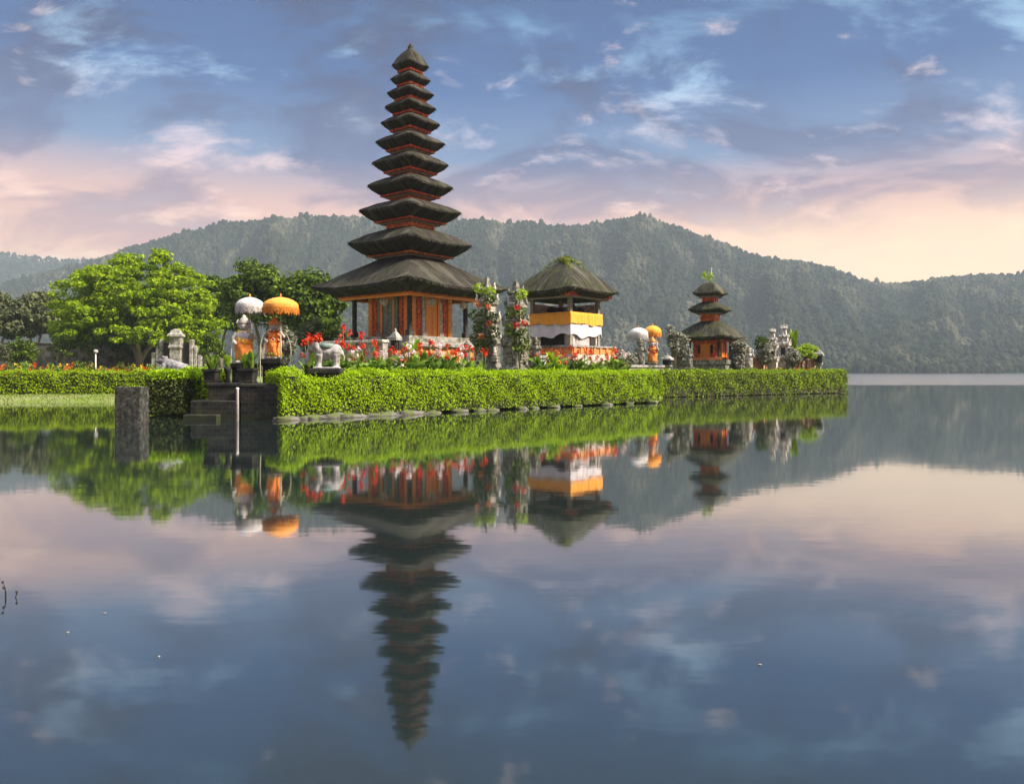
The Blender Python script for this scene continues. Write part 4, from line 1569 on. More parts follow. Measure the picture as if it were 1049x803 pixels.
# leafy green plants along the inside of the front hedge
def make_leafy(lab, group, seed, loc, mat):
    rg = np.random.default_rng(seed)
    root = thing('leafy_plant', lab, 'plant', loc, 0, group)
    lb = MB()
    for i in range(34):
        a = rg.uniform(0, 6.283)
        h0 = rg.uniform(0.1, 0.85)
        out = rg.uniform(0.2, 0.55)
        st_ = np.array([0, 0, h0 * 0.7]); tip = np.array([math.cos(a) * out, math.sin(a) * out, h0 + rg.uniform(0.0, 0.35)])
        m_ = (st_ + tip) / 2 + np.array([0, 0, 0.16])
        sd2 = np.array([-math.sin(a), math.cos(a), rg.normal(0, 0.25)]) * 0.085
        L, Rr = [], []
        for q in range(5):
            t = q / 4
            p = st_ * (1 - t) ** 2 + 2 * m_ * t * (1 - t) + tip * t * t
            w_ = math.sin(math.pi * (0.1 + 0.88 * t))
            L.append(p - sd2 * w_); Rr.append(p + sd2 * w_)
        lb.add(L + Rr, [(q, q + 1, 6 + q, 5 + q) for q in range(4)], 0, True)
    lb.build('leaves', [mat], root)
    sb = MB()
    sb.tube([(0, 0, -0.1), (0, 0, 0.6)], [0.03, 0.015], 5)
    sb.build('stem', [M_STEM], root)
    return root


lp = None
rg0 = np.random.default_rng(77)
for i in range(46):
    px = 350 + i * (640 - 350) / 45 + rg0.uniform(-3, 3)
    if 488 < px < 542:
        continue
    D = hedge_D(px) + 1.75 + rg0.uniform(0, 0.9)
    X = GX(px, D)
    loc = (X, D, gz(X, D))
    side = 'before the tall pagoda' if px < 515 else 'before the thatched pavilion'
    lab = 'broad leaved green plant in the bed ' + side
    if lp is None:
        lp = make_leafy(lab, '', 300, loc, L_PLANT)
        o = lp
    else:
        o = dup(lp, loc, rg0.uniform(0, 6), 1.0, lab)
    o['group'] = 'green plants ' + side
    k = rg0.uniform(1.0, 1.5)
    o.scale = (k, k, k * rg0.uniform(0.9, 1.15))

for (px, py, D, sc_) in ((424, 341, 41.5, 1.0), (566, 356, 37.5, 1.1)):
    X = GX(px, D)
    zz = CAM_H + (HY - py) / F * D
    o = make_leafy('bright lime bush at the foot of the ' + ('tall pagoda corner' if px < 500 else 'thatched pavilion'), 'lime bushes by the temples', 311 + px, (X, D, gz(X, D)), L_LIME)
    o.scale = (1.25, 1.25, (zz - gz(X, D)) / 1.15)


# left flower bed: shrubs of flowers in front of the garden wall
def make_flower_shrub(petal, seed, loc, lab, grp):
    rg = np.random.default_rng(seed)
    root = thing('flowering_shrub', lab, 'plant', loc, 0, grp)
    f = MB()
    for i in range(9):
        c = (rg.normal(0, 0.42), rg.normal(0, 0.42), rg.uniform(0.25, 1.1))
        C, N = clump(c, 0.36, 44, 0.8, rg)
        f.quads(leaves(C, N, 0.19, 0.6, 0.6, rg), 0)
    f.build('leaves', [L_PLANT if seed % 2 else L_DARK], root)
    b = MB()
    for i in range(13):
        c = (rg.normal(0, 0.5), rg.normal(0, 0.5), rg.uniform(0.7, 1.25))
        C, N = clump(c, 0.12, 9, 0.8, rg)
        b.quads(leaves(C, N, 0.13, 0.7, 0.6, rg), 0)
    b.build('blossom', [petal], root)
    s_ = MB()
    for i in range(4):
        s_.tube([(0, 0, -0.1), (rg.normal(0, 0.3), rg.normal(0, 0.3), 0.9)], [0.03, 0.012], 5)
    s_.build('stem', [M_STEM], root)
    return root


protos = {}
cols = ['orange', 'red', 'orange', 'orange', 'red', 'yellow', 'orange', 'red']
for i in range(34):
    px = -4 + i * 5.1 + rg0.uniform(-2, 2)
    D = 53 + rg0.uniform(0, 8)
    c = cols[i % 8]
    if 70 < px < 130 and c == 'red':
        c = 'orange'
    X = GX(px, D)
    lab = c + ' flowering shrub in the bed behind the left bank hedge'
    if c not in protos:
        o = protos[c] = make_flower_shrub({'orange': L_ORANGE, 'red': L_RED, 'yellow': L_YELLOW}[c], 400 + i, (X, D, gz(X, D)), lab, '')
    else:
        o = dup(protos[c], (X, D, gz(X, D)), rg0.uniform(0, 6), 1.0, lab)
    o['group'] = c + ' shrubs behind the left bank hedge'
    k = rg0.uniform(0.8, 1.1)
    o.scale = (k, k, k * rg0.uniform(0.85, 1.45))
for i, (px, D) in enumerate([(200, 38), (205, 39), (196, 37)]):
    X = GX(px, D)
    o = dup(protos['red'], (X, D, gz(X, D)), i, 0.8, 'red flowering shrub behind the short bright hedge stub')
    o['group'] = 'red shrubs behind the hedge stub'
for i, (px, D) in enumerate([(789, 57.4), (799, 57.9), (806, 58.3), (821, 59.3), (829, 59.7)]):
    X = GX(px, D)
    k = 'yellow' if i < 3 else 'red'
    o = dup(protos[k], (X, D, gz(X, D)), i, 0.75, ('yellow' if i < 3 else 'red') + ' flowering shrub before the pink brick wall')
    o['group'] = ('yellow' if i < 3 else 'red') + ' shrubs before the pink brick wall'


def bank_grass():
    rg = np.random.default_rng(31)
    n = 9000
    X = rg.uniform(-46, -17.5, n)
    Y = rg.uniform(38.2, 43.4, n)
    Z = np.array([ground_z(a, b) for a, b in zip(X, Y)])
    k = Z > 0.015
    X, Y, Z = X[k], Y[k], Z[k]
    m = len(X)
    h = rg.uniform(0.03, 0.10, m)
    a = rg.uniform(0, 6.28, m)
    w_ = 0.03
    lx, ly = np.cos(a) * w_, np.sin(a) * w_
    V = np.stack([np.stack([X - lx, Y - ly, Z - 0.02], 1), np.stack([X + lx, Y + ly, Z - 0.02], 1), np.stack([X + lx * .3 + ly, Y + ly * .3, Z + h], 1), np.stack([X - lx * .3 + ly, Y - ly * .3, Z + h], 1)], 1)
    mb = MB()
    mb.quads(V)
    tag(mb.build('bank_grass', [L_GRASS]), 'short grass on the low left bank above the waterline', 'grass', kind='stuff')


bank_grass()

# ================================================================ stonework and ornaments
# --- stone steps down to the water
def make_steps():
    D = 26.2
    root = thing('stone_landing', 'black stone stepped landing at the water below the parasols', 'landing', (GX(240, D), D, 0), R(-4))
    ox = GX(240, D)
    X = lambda px: (px - CX) / F * D - ox
    z = lambda py: CAM_H + (HY - py) / F * D

    def blk(name, p0, p1, y0, y1, z0, z1, m=M_BLOCKS, lip=0.0):
        b = MB()
        b.box(X(p0), X(p1), y0, y1, z0, z1 - (0.10 if lip else 0), bev=0.02)
        if lip:
            b.box(X(p0) - lip, X(p1) + lip, y0 - lip, y1 + lip, z1 - 0.098, z1, bev=0.02)
        b.build(name, [m], root)
    blk('step', 193.5, 243, 0.0, 1.25, -0.4, z(410.5), M_BLOCKS, 0.0)
    blk('lower_step', 190.5, 226, -0.32, -0.004, -0.4, z(424.5), M_BLOCKS, 0.0)
    blk('upper_step', 206.5, 243.5, 0.40, 1.9, z(410.5) + 0.003, z(392.5), M_BLOCKS, 0.03)
    blk('block', 244.5, 287.5, 0.15, 2.3, -0.4, z(393), M_BLOCKS, 0.03)
    blk('side_pier', 270, 289.5, 0.10, 0.148, -0.4, z(396), M_BLOCKS, 0.0)
    return z


zst = make_steps()


def pot(px0, px1, py_top, py_bot, D, lab, square=True, leafm=L_PLANT, tall=0.5, seed=0, nleaf=70, base=None):
    s = D / F
    X = GX((px0 + px1) / 2, D)
    zb = base if base is not None else CAM_H + (HY - py_bot) * s
    zt = CAM_H + (HY - py_top) * s
    w_ = (px1 - px0) * s / 2
    root = thing('planter', lab, 'planter', (X, D, zb), R(-4))
    H = zt - zb
    b = MB()
    if square:
        b.sq([(w_ * 0.82, 0), (w_ * 0.82, H * 0.14), (w_ * 0.72, H * 0.16), (w_ * 0.85, H * 0.80), (w_, H * 0.82), (w_, H), (w_ * 0.85, H), (w_ * 0.8, H * 0.86)])
    else:
        b.lathe([(w_ * 0.8, 0), (w_ * 0.85, H * 0.12), (w_ * 0.5, H * 0.25), (w_ * 0.55, H * 0.55), (w_ * 0.95, H * 0.8), (w_, H), (w_ * 0.8, H), (w_ * 0.75, H * 0.85)], seg=14)
    b.build('pot', [M_LAVA], root)
    rg = np.random.default_rng(seed + 600)
    l = MB()
    for i in range(nleaf):
        a = rg.uniform(0, 6.283); out = rg.uniform(0.2, 1.0) * w_ * 1.5
        tip = np.array([math.cos(a) * out, math.sin(a) * out, H + tall * rg.uniform(0.4, 1.0)])
        st_ = np.array([rg.normal(0, w_ * 0.3), rg.normal(0, w_ * 0.3), H * 0.85])
        m_ = (st_ + tip) / 2 + np.array([0, 0, 0.1])
        sd2 = np.array([-math.sin(a), math.cos(a), 0]) * 0.045
        Lp, Rp = [], []
        for q in range(4):
            t = q / 3
            p = st_ * (1 - t) ** 2 + 2 * m_ * t * (1 - t) + tip * t * t
            w2 = math.sin(math.pi * (0.15 + 0.82 * t))
            Lp.append(p - sd2 * w2); Rp.append(p + sd2 * w2)
        l.add(Lp + Rp, [(q, q + 1, 5 + q, 4 + q) for q in range(3)], 0, True)
    l.build('plant', [leafm], root)


zsu = CAM_H + (HY - 392.5) / F * 26.2
pot(209.5, 224.5, 378, 392, 27.2, 'square black planter with arching leaves on the upper step', True, L_PLANT, 0.55, 1, base=zsu + 0.002)
pot(229.5, 236.5, 376, 392, 27.4, 'slim black urn beside the square planter on the upper step', False, L_LIME, 0.45, 2, 40, base=zsu + 0.002)
zbl = CAM_H + (HY - 393) / F * 26.2
pot(246, 263, 377, 393, 26.9, 'wide black planter with a bushy fern before the white parasol statue', True, L_PLANT, 0.62, 5, 110, base=zbl + 0.002)


# --- parasols and guardians
def guardian(px, D, py_base, py_top, lab, robe, rz=0.0, pedestal=None, plab=None, pw=11, name='guardian_statue', group=None, skin=M_PALESTONE, ped_mat=M_LAVA, ground=None):
    s = D / F
    X = GX(px, D)
    zb = CAM_H + (HY - py_base) * s
    H = (py_base - py_top) * s
    if pedestal:
        g0 = ground if ground is not None else GZ - 0.1
        pb = MB()
        w_ = pw * s
        T = zb - g0 - 0.003
        pb.sq([(w_, 0), (w_, T * 0.16), (w_ * 0.9, T * 0.2), (w_ * 0.82, T * 0.24), (w_ * 0.82, T * 0.74), (w_ * 0.92, T * 0.80), (w_ * 1.05, T * 0.85), (w_ * 1.05, T)])
        for k in range(4):
            face_box(pb, k, w_ * 0.82, -w_ * 0.45, w_ * 0.45, T * 0.34, T * 0.66, 0.003, 0.04)
        o = pb.build('pedestal', [ped_mat], None, (0, 0, 0))
        o.location = (X, D, g0)
        o.rotation_euler = (0, 0, R(-6))
        tag(o, plab, 'pedestal')
    root = thing(name, lab, 'statue', (X, D, zb), rz, group)
    u = H / 1.5
    e = lambda c, r: ('e', tuple(a * u for a in c), tuple(a * u for a in r))
    t = lambda pts, r: ('t', [tuple(a * u for a in p) for p in pts], [a * u for a in r])
    # faces -y
    parts = [('b', (-0.24 * u, 0.24 * u, -0.20 * u, 0.20 * u, 0.0, 0.08 * u)),
             e((-0.11, 0, 0.30), (0.13, 0.14, 0.30)), e((0.11, 0, 0.30), (0.13, 0.14, 0.30)),
             e((0, 0.02, 0.56), (0.24, 0.19, 0.18)), e((0, 0.02, 0.80), (0.21, 0.16, 0.22)), e((0, 0, 0.66), (0.20, 0.20, 0.14)),
             t([(-0.20, 0, 0.92), (-0.33, -0.04, 0.72), (-0.24, -0.20, 0.62)], (0.075, 0.06, 0.05)),
             t([(0.20, 0, 0.92), (0.34, -0.06, 0.76), (0.25, -0.20, 0.90)], (0.075, 0.06, 0.05)),
             e((-0.23, -0.22, 0.61), (0.06, 0.06, 0.07)), e((0.24, -0.22, 0.92), (0.06, 0.06, 0.07)),
             e((0, 0, 1.02), (0.09, 0.09, 0.08)), e((0, -0.01, 1.14), (0.135, 0.145, 0.15)),
             e((0, -0.15, 1.13), (0.035, 0.04, 0.045)), e((-0.055, -0.13, 1.17), (0.035, 0.03, 0.03)), e((0.055, -0.13, 1.17), (0.035, 0.03, 0.03)),
             e((-0.15, 0.0, 1.14), (0.04, 0.05, 0.08)), e((0.15, 0.0, 1.14), (0.04, 0.05, 0.08)), e((0, -0.12, 1.06), (0.07, 0.05, 0.03))]
    sculpt('body', parts, skin, root, 0.028 * u)
    hd = MB()
    hd.lathe([(0.155 * u, 1.20 * u), (0.185 * u, 1.235 * u), (0.15 * u, 1.26 * u), (0.168 * u, 1.295 * u), (0.115 * u, 1.325 * u), (0.125 * u, 1.36 * u), (0.06 * u, 1.40 * u), (0.065 * u, 1.43 * u), (0.012 * u, 1.49 * u)], seg=14)
    for sx in (-1, 1):
        hd.tube([(sx * 0.16 * u, 0, 1.16 * u), (sx * 0.21 * u, 0.01, 1.24 * u), (sx * 0.17 * u, 0.02, 1.34 * u)], [0.03 * u, 0.035 * u, 0.008 * u], 6)
    hd.build('headdress', [M_GOLD if robe is M_OCLOTH and rz < R(10) else skin], root)
    cl = MB()
    cl.lathe([(0.24 * u, 0.09 * u), (0.27 * u, 0.12 * u), (0.235 * u, 0.30 * u), (0.255 * u, 0.42 * u), (0.262 * u, 0.55 * u), (0.23 * u, 0.66 * u), (0.19 * u, 0.74 * u)], seg=30, sy=0.86, cap=False, wob=0.09)
    cl.build('sarong', [robe], root)
    sh = MB()
    sh.lathe([(0.20 * u, 0.72 * u), (0.225 * u, 0.78 * u), (0.215 * u, 0.90 * u), (0.17 * u, 0.98 * u)], seg=24, sy=0.80, cap=False, wob=0.04)
    sh.build('chest_wrap', [M_WCLOTH if robe is M_OCLOTH and rz > R(10) else robe], root)
    rg = np.random.default_rng(int(px))
    if robe is M_OCLOTH:
        gl = MB()
        a = rg.uniform(0, 6.283, 90)
        q = rg.uniform(0, 1, 90)
        C = np.stack([np.cos(a) * 0.25 * u, np.sin(a) * 0.22 * u - 0.02, (0.66 + 0.07 * np.sin(a * 2) + 0.03 * q) * u], 1)
        gl.quads(leaves(C, np.stack([np.cos(a), np.sin(a), a * 0], 1), 0.085 * u, 0.7, 0.6, rg), 0)
        a = rg.uniform(0, 6.283, 60)
        C = np.stack([np.cos(a) * 0.17 * u, np.sin(a) * 0.16 * u - 0.02, (0.99 - 0.05 * np.cos(a + 1.57) ** 2) * u + rg.normal(0, 0.015, 60)], 1)
        gl.quads(leaves(C, np.stack([np.cos(a), np.sin(a), a * 0], 1), 0.07 * u, 0.7, 0.6, rg), 0)
        C, N = clump((0, -0.05 * u, 0.12 * u), 0.34 * u, 70, 0.35, rg)
        gl.quads(leaves(C, N, 0.09 * u, 0.7, 0.6, rg), 1)
        gl.build('garland', [L_YELLOW if rz > R(10) else L_RED, L_PLANT], root)
    cb = MB()
    cb.tube([(0.24 * u, -0.22 * u, 0.70 * u), (0.25 * u, -0.22 * u, 0.95 * u), (0.27 * u, -0.20 * u, 1.22 * u)], [0.022 * u, 0.022 * u, 0.045 * u], 8)
    cb.build('club', [skin], root)
    return root


guardian(250, 28.2, 372, 322, 'guardian statue in orange wraps under the white parasol', M_OCLOTH, R(12), True, 'dark stone pedestal under the white parasol statue', 10.5, ground=zbl - 0.25)
guardian(281, 28.4, 367.5, 324, 'guardian statue in an orange robe under the orange parasol', M_OCLOTH, R(8), True, 'dark stone pedestal under the orange parasol statue', 10.5, ground=zbl - 0.25)


def parasol(px, D, py_top, py_rim, hw, cloth, lab, group, base_z, fringe=True, off=0.0):
    s = D / F
    X = GX(px, D)
    zr = CAM_H + (HY - py_rim) * s
    zt = CAM_H + (HY - py_top) * s
    R0 = hw * s
    root = thing('parasol', lab, 'parasol', (X, D, base_z), 0.0, group)
    zr -= base_z; zt -= base_z
    H = zt - zr
    c = MB()
    seg = 64
    rings = []
    for (r, z_) in [(0.985, -0.22), (0.995, 0.05), (1.0, 0.34), (0.975, 0.45), (0.88, 0.60), (0.70, 0.77), (0.46, 0.90), (0.20, 0.98), (0.03, 1.0)]:
        rings.append([(R0 * r * (1 - 0.025 * (1 - z_) * abs(math.sin(8.0 * math.pi * i / seg)) - 0.012 * (i % 2)) * math.cos(2 * math.pi * i / seg), R0 * r * (1 - 0.025 * (1 - z_) * abs(math.sin(8.0 * math.pi * i / seg)) - 0.012 * (i % 2)) * math.sin(2 * math.pi * i / seg), zr + z_ * H) for i in range(seg)])
    inner = [[(x * 0.97, y * 0.97, z_ - 0.01) for x, y, z_ in r] for r in rings]
    c.loft(inner[::-1] + rings, 0, None, False, True)
    c.build('canopy', [cloth], root)
    bd = MB()
    bd.loft([[(R0 * 1.012 * math.cos(2 * math.pi * i / 48), R0 * 1.012 * math.sin(2 * math.pi * i / 48), zr + zz * H - 0.012 * (i % 3)) for i in range(48)] for zz in (-0.10, 0.02, 0.16)], 0, None, False, True)
    bd.build('trim_band', [{'orange_parasol_cloth': M_FR_O, 'yellow_parasol_cloth': M_FR_O}.get(cloth.name, M_FR_W)], root)
    if fringe:
        f = MB()
        rg = np.random.default_rng(int(px))
        V = []
        for i in range(300):
            a = 2 * math.pi * i / 300
            w_ = rg.uniform(0.008, 0.02)
            L = H * rg.uniform(0.18, 0.34)
            q_ = rg.uniform(1.0, 1.035)
            x, y = R0 * q_ * math.cos(a), R0 * q_ * math.sin(a)
            tx, ty = -math.sin(a) * w_, math.cos(a) * w_
            z1_ = zr + rg.uniform(-0.2, 0.22) * H
            V.append([(x - tx, y - ty, z1_), (x + tx, y + ty, z1_), (x * 1.01 + tx * .5, y * 1.01 + ty * .5, z1_ - L), (x * 1.01 - tx * .5, y * 1.01 - ty * .5, z1_ - L)])
        f.quads(np.array(V))
        b2 = MB()
        f.build('fringe', [{'orange_parasol_cloth': M_FR_O, 'yellow_parasol_cloth': M_FR_O}.get(cloth.name, M_FR_W)], root)
    p = MB()
    p.tube([(0, 0, 0), (0, 0, zr + H * 0.98)], [0.028, 0.022], 8)
    p.build('pole', [M_BAMBOO], root)
    k = MB()
    k.lathe([(0.03, 0), (0.04, 0.02), (0.02, 0.05), (0.03, 0.07), (0.008, 0.13)], (0, 0, zr + H), 10)
    k.build('finial', [M_GOLD], root)
    rb = MB()
    for i in range(8):
        a = 2 * math.pi * i / 8
        rb.tube([(0, 0, zr + H * 0.45), (R0 * 0.55 * math.cos(a), R0 * 0.55 * math.sin(a), zr + H * 0.62)], 0.008, 4)
    rb.build('ribs', [M_BAMBOO], root)


parasol(256, 28.75, 304.5, 317, 14.2, M_UMB_W, 'fringed white ceremonial parasol over the left guardian statue', None, zbl)
parasol(287.5, 28.2, 304.5, 317.5, 18.0, M_UMB_O, 'fringed orange ceremonial parasol beside the white one', None, zbl)
guardian(656, 51.2, 374, 346, 'mossy grey guardian statue under the far white parasol', M_MOSSTONE, R(-10), True, 'low stone pedestal under the far mossy guardian', 7, skin=M_MOSSTONE, ped_mat=M_MOSSTONE, ground=GZ)
guardian(668.5, 51.5, 373, 345, 'guardian statue wrapped in orange cloth under the yellow parasol', M_OCLOTH, R(-14), True, 'low stone pedestal under the far orange wrapped statue', 6, ground=GZ)
parasol(654, 51.9, 335.5, 345, 10.2, M_UMB_W, 'small white parasol far along the hedge near the small pagoda', None, GZ)
parasol(668.5, 52.2, 333.5, 342.5, 9.0, M_UMB_Y, 'small yellow parasol far along the hedge beside the white one', None, GZ)


guardian(478, 40.8, 371, 349, 'small mossy stone figure in the flower bed right of the tall pagoda steps', M_MOSSTONE, R(-20), True, 'low stone pedestal under the small mossy figure by the tall pagoda', 5, skin=M_MOSSTONE, ped_mat=M_MOSSTONE, ground=GZ)
guardian(549, 38.2, 372, 345, 'mossy stone figure between the right gate pillar and the pavilion', M_MOSSTONE, R(-15), True, 'low stone pedestal under the mossy figure by the right gate pillar', 6, skin=M_MOSSTONE, ped_mat=M_MOSSTONE, ground=GZ)
guardian(706, 54.2, 376, 356, 'small mossy stone figure at the left foot of the small pagoda', M_MOSSTONE, R(-15), True, 'low stone pedestal at the left foot of the small pagoda', 5, skin=M_MOSSTONE, ped_mat=M_MOSSTONE, ground=GZ)
guardian(767, 56.9, 377, 354, 'pale stone figure between the small pagoda and the pink brick wall', M_PALESTONE, R(-15), True, 'low stone pedestal under the pale figure by the pink brick wall', 5, skin=M_PALESTONE, ped_mat=M_MOSSTONE, ground=GZ)


# thin bamboo offering arcs by the near statues
def bamboo_arc(pts, D, lab, r=0.014, base=None):
    mb = MB()
    Q = [P(px, py, D) for px, py in pts]
    if base is not None:
        Q[0] = (Q[0][0], Q[0][1], base)
    # smooth
    pp = []
    for i in range(len(Q) - 1):
        a, b = np.array(Q[i]), np.array(Q[i + 1])
        p0 = np.array(Q[max(i - 1, 0)]); p3 = np.array(Q[min(i + 2, len(Q) - 1)])
        for k in range(5):
            t = k / 5
            pp.append(tuple(0.5 * (2 * a + (b - p0) * t + (2 * p0 - 5 * a + 4 * b - p3) * t * t + (3 * a - p0 - 3 * b + p3) * t ** 3)))
    pp.append(Q[-1])
    mb.tube(pp, [r * (1 - 0.5 * i / len(pp)) for i in range(len(pp))], 5)
    o = mb.build('bamboo_arc', [M_BAMBOO], None, Q[0])
    tag(o, lab, 'bamboo pole')


bamboo_arc([(236.5, 392), (237, 358), (240, 346), (246, 340.5), (252, 342)], 27.9, 'thin arched bamboo wand left of the white parasol statue', base=zbl)
bamboo_arc([(267, 393), (266.5, 360), (268, 348), (272, 340), (277, 338)], 27.8, 'thin arched bamboo wand between the two parasol statues', base=zbl)
bamboo_arc([(297, 393), (298, 362), (296.5, 350), (293, 342), (288, 339)], 28.0, 'thin arched bamboo wand right of the orange parasol statue', base=0.9)


# --- pole in the water, stone block, twig
def white_pole():
    D = 25.6
    X = GX(243.2, D)
    mb = MB()
    z1 = CAM_H + (HY - 397) / F * D
    mb.lathe([(0.045, -0.5), (0.045, z1 - 0.06), (0.052, z1 - 0.05), (0.052, z1 - 0.02), (0.03, z1)], seg=12)
    tag(mb.build('mooring_pole', [M_POLEW], None, (0, 0, 0)), 'slim white pole standing in the water before the black landing', 'pole').location = (X, D, 0)


white_pole()


def stone_block():
    D = 23.9
    x0, x1 = GX(117.5, D), GX(143, D)
    zt = CAM_H + (HY - 397.5) / F * D
    mb = MB()
    n = 8
    w_ = (x1 - x0) / 2
    rings = []
    for zz in np.linspace(-0.5, zt, 9):
        ring = []
        for (a, b) in [(-1, -1), (-.5, -1), (0, -1), (.5, -1), (1, -1), (1, -.5), (1, 0), (1, .5), (1, 1), (.5, 1), (0, 1), (-.5, 1), (-1, 1), (-1, .5), (-1, 0), (-1, -.5)]:
            j = 1 + 0.03 * mnoise.noise(Vector((a * 2, b * 2, zz * 4)))
            ring.append((a * w_ * j, b * w_ * 0.8 * j, zz + (0.015 * mnoise.noise(Vector((a * 3, b * 3, 1))) if zz > zt - 0.01 else 0)))
        rings.append(ring)
    rings.append([(x * 0.94, y * 0.94, z + 0.03) for x, y, z in rings[-1]])
    mb.loft(rings)
    o = mb.build('stone_block', [M_LAVA_WET])
    o.location = ((x0 + x1) / 2, D + w_ * 0.8, 0)
    tag(o, 'rough dark square stone block rising from the water on the left', 'stone block')


stone_block()


def water_twig():
    D = CAM_H * F / (612 - HY)
    root = MB()
    rg = np.random.default_rng(2)
    X0 = GX(6, D)
    for q in range(3):
        dx = rg.uniform(-0.05, 0.10)
        h = (0.11, 0.07, 0.04)[q]
        root.tube([(dx * 0.3, 0, -0.1), (dx, 0.01, h * 0.6), (dx * 1.2 - 0.01, 0, h)], [0.004, 0.003, 0.0015], 5)
        root.blob((dx * 1.2 - 0.01, 0, h), 0.008, 0.008, 0.010, 0.1)
    o = root.build('water_weed', [M_UNDER])
    o.location = (X0, D, 0)
    tag(o, 'tiny dark weed stalks poking out of the water near the left edge', 'water weed')


water_twig()


def floating_leaves():
    for i, (px, py, lab) in enumerate([(107, 628, 'tiny pale leaf floating on the dark water nearer the weed stalks'), (69, 648, 'tiny pale leaf floating on the water left of the others'), (163, 673, 'tiny pale leaf floating lower down on the left water'), (779, 681, 'tiny pale leaf floating alone on the right hand water')]):
        D = CAM_H * F / (py - HY)
        mb = MB()
        ring = []
        for q in range(10):
            a = 2 * math.pi * q / 10
            ring.append((0.015 * math.cos(a) * (1 + 0.3 * math.cos(a)), 0.008 * math.sin(a)))
        mb.loft([[(x, y, 0.001) for x, y in ring], [(x * 1.02, y * 1.02, 0.005 + 0.1 * abs(x)) for x, y in ring]])
        o = mb.build('floating_leaf', [M_STONE])
        o.location = (GX(px, D), D, 0.001)
        o.scale = (0.7, 0.7, 0.7)
        o.rotation_euler = (0, 0, i * 1.1)
        tag(o, lab, 'leaf')


floating_leaves()


# --- shore rocks under the front hedge
def rocks():
    rg = np.random.default_rng(12)
    for i in range(19):
        t = ((i + 0.5) / 19) ** 1.15 + rg.uniform(-0.018, 0.018)
        px = 292 + t * (676 - 292)
        D = hedge_D(px) - 0.28 - rg.uniform(0, 0.18)
        big = 1.5 if px < 440 else 0.7
        rx, ry, rz = rg.uniform(0.28, 0.55) * big, rg.uniform(0.18, 0.3), rg.uniform(0.09, 0.15) * (1.2 if px < 440 else 1)
        mb = MB()
        mb.blob((0, 0, 0), rx, ry, rz, 0.55, i, 0, 16, 9, 1.8)
        o = mb.build('shore_rock', [M_ROCK])
        o.location = (GX(px, D), D, 0.0)
        o.rotation_euler = (0, 0, R(44) + rg.uniform(-0.2, 0.2))
        far = 'large flat rock at the waterline under the left half of the front hedge' if px < 440 else 'small flat rock at the waterline under the right half of the front hedge'
        tag(o, far, 'rock', 'large shore rocks under the hedge' if px < 440 else 'small shore rocks under the hedge')


rocks()


# --- frog statue
def frog():
    D = 31.0
    X = GX(176, D)
    zb = CAM_H + (HY - 382.5) / F * D
    pb = MB()
    pb.sq([(0.62, gz(X, D) - 0.2), (0.62, zb - 0.12), (0.70, zb - 0.1), (0.70, zb - 0.003)])
    o = pb.build('pedestal', [M_STONE])
    o.location = (X, D, 0)
    tag(o, 'stone pedestal behind the trimmed bush carrying the frog', 'pedestal')
    root = thing('frog_statue', 'grey stone frog statue crouching above the dark trimmed bush', 'statue', (X, D, zb), R(0))
    # faces -x (left in the picture)
    e = lambda c, r: ('e', c, r)
    parts = [e((0.16, 0, 0.24), (0.42, 0.34, 0.24)), e((-0.06, 0, 0.34), (0.36, 0.28, 0.22)), e((-0.32, 0, 0.50), (0.22, 0.22, 0.15)), e((-0.46, 0, 0.47), (0.16, 0.19, 0.10)),
             e((-0.28, -0.14, 0.63), (0.075, 0.065, 0.07)), e((-0.28, 0.14, 0.63), (0.075, 0.065, 0.07)),
             e((0.34, -0.30, 0.20), (0.28, 0.14, 0.20)), e((0.34, 0.30, 0.20), (0.28, 0.14, 0.20)),
             ('t', [(0.5, -0.33, 0.10), (0.30, -0.42, 0.06), (0.08, -0.44, 0.05)], (0.10, 0.08, 0.06)), ('t', [(0.5, 0.33, 0.10), (0.30, 0.42, 0.06), (0.08, 0.44, 0.05)], (0.10, 0.08, 0.06)),
             ('t', [(-0.20, -0.22, 0.34), (-0.26, -0.30, 0.18), (-0.34, -0.28, 0.04)], (0.10, 0.08, 0.07)), ('t', [(-0.20, 0.22, 0.34), (-0.26, 0.30, 0.18), (-0.34, 0.28, 0.04)], (0.10, 0.08, 0.07)),
             e((-0.40, -0.29, 0.04), (0.11, 0.09, 0.04)), e((-0.40, 0.29, 0.04), (0.11, 0.09, 0.04)), e((0.56, 0, 0.16), (0.14, 0.24, 0.15))]
    sculpt('body', parts, M_FROG, root, 0.025)
    ey = MB()
    for s in (-1, 1):
        ey.blob((-0.335, s * 0.16, 0.65), 0.03, 0.03, 0.03, 0)
    ey.build('eyes', [M_LAVA], root)


frog()


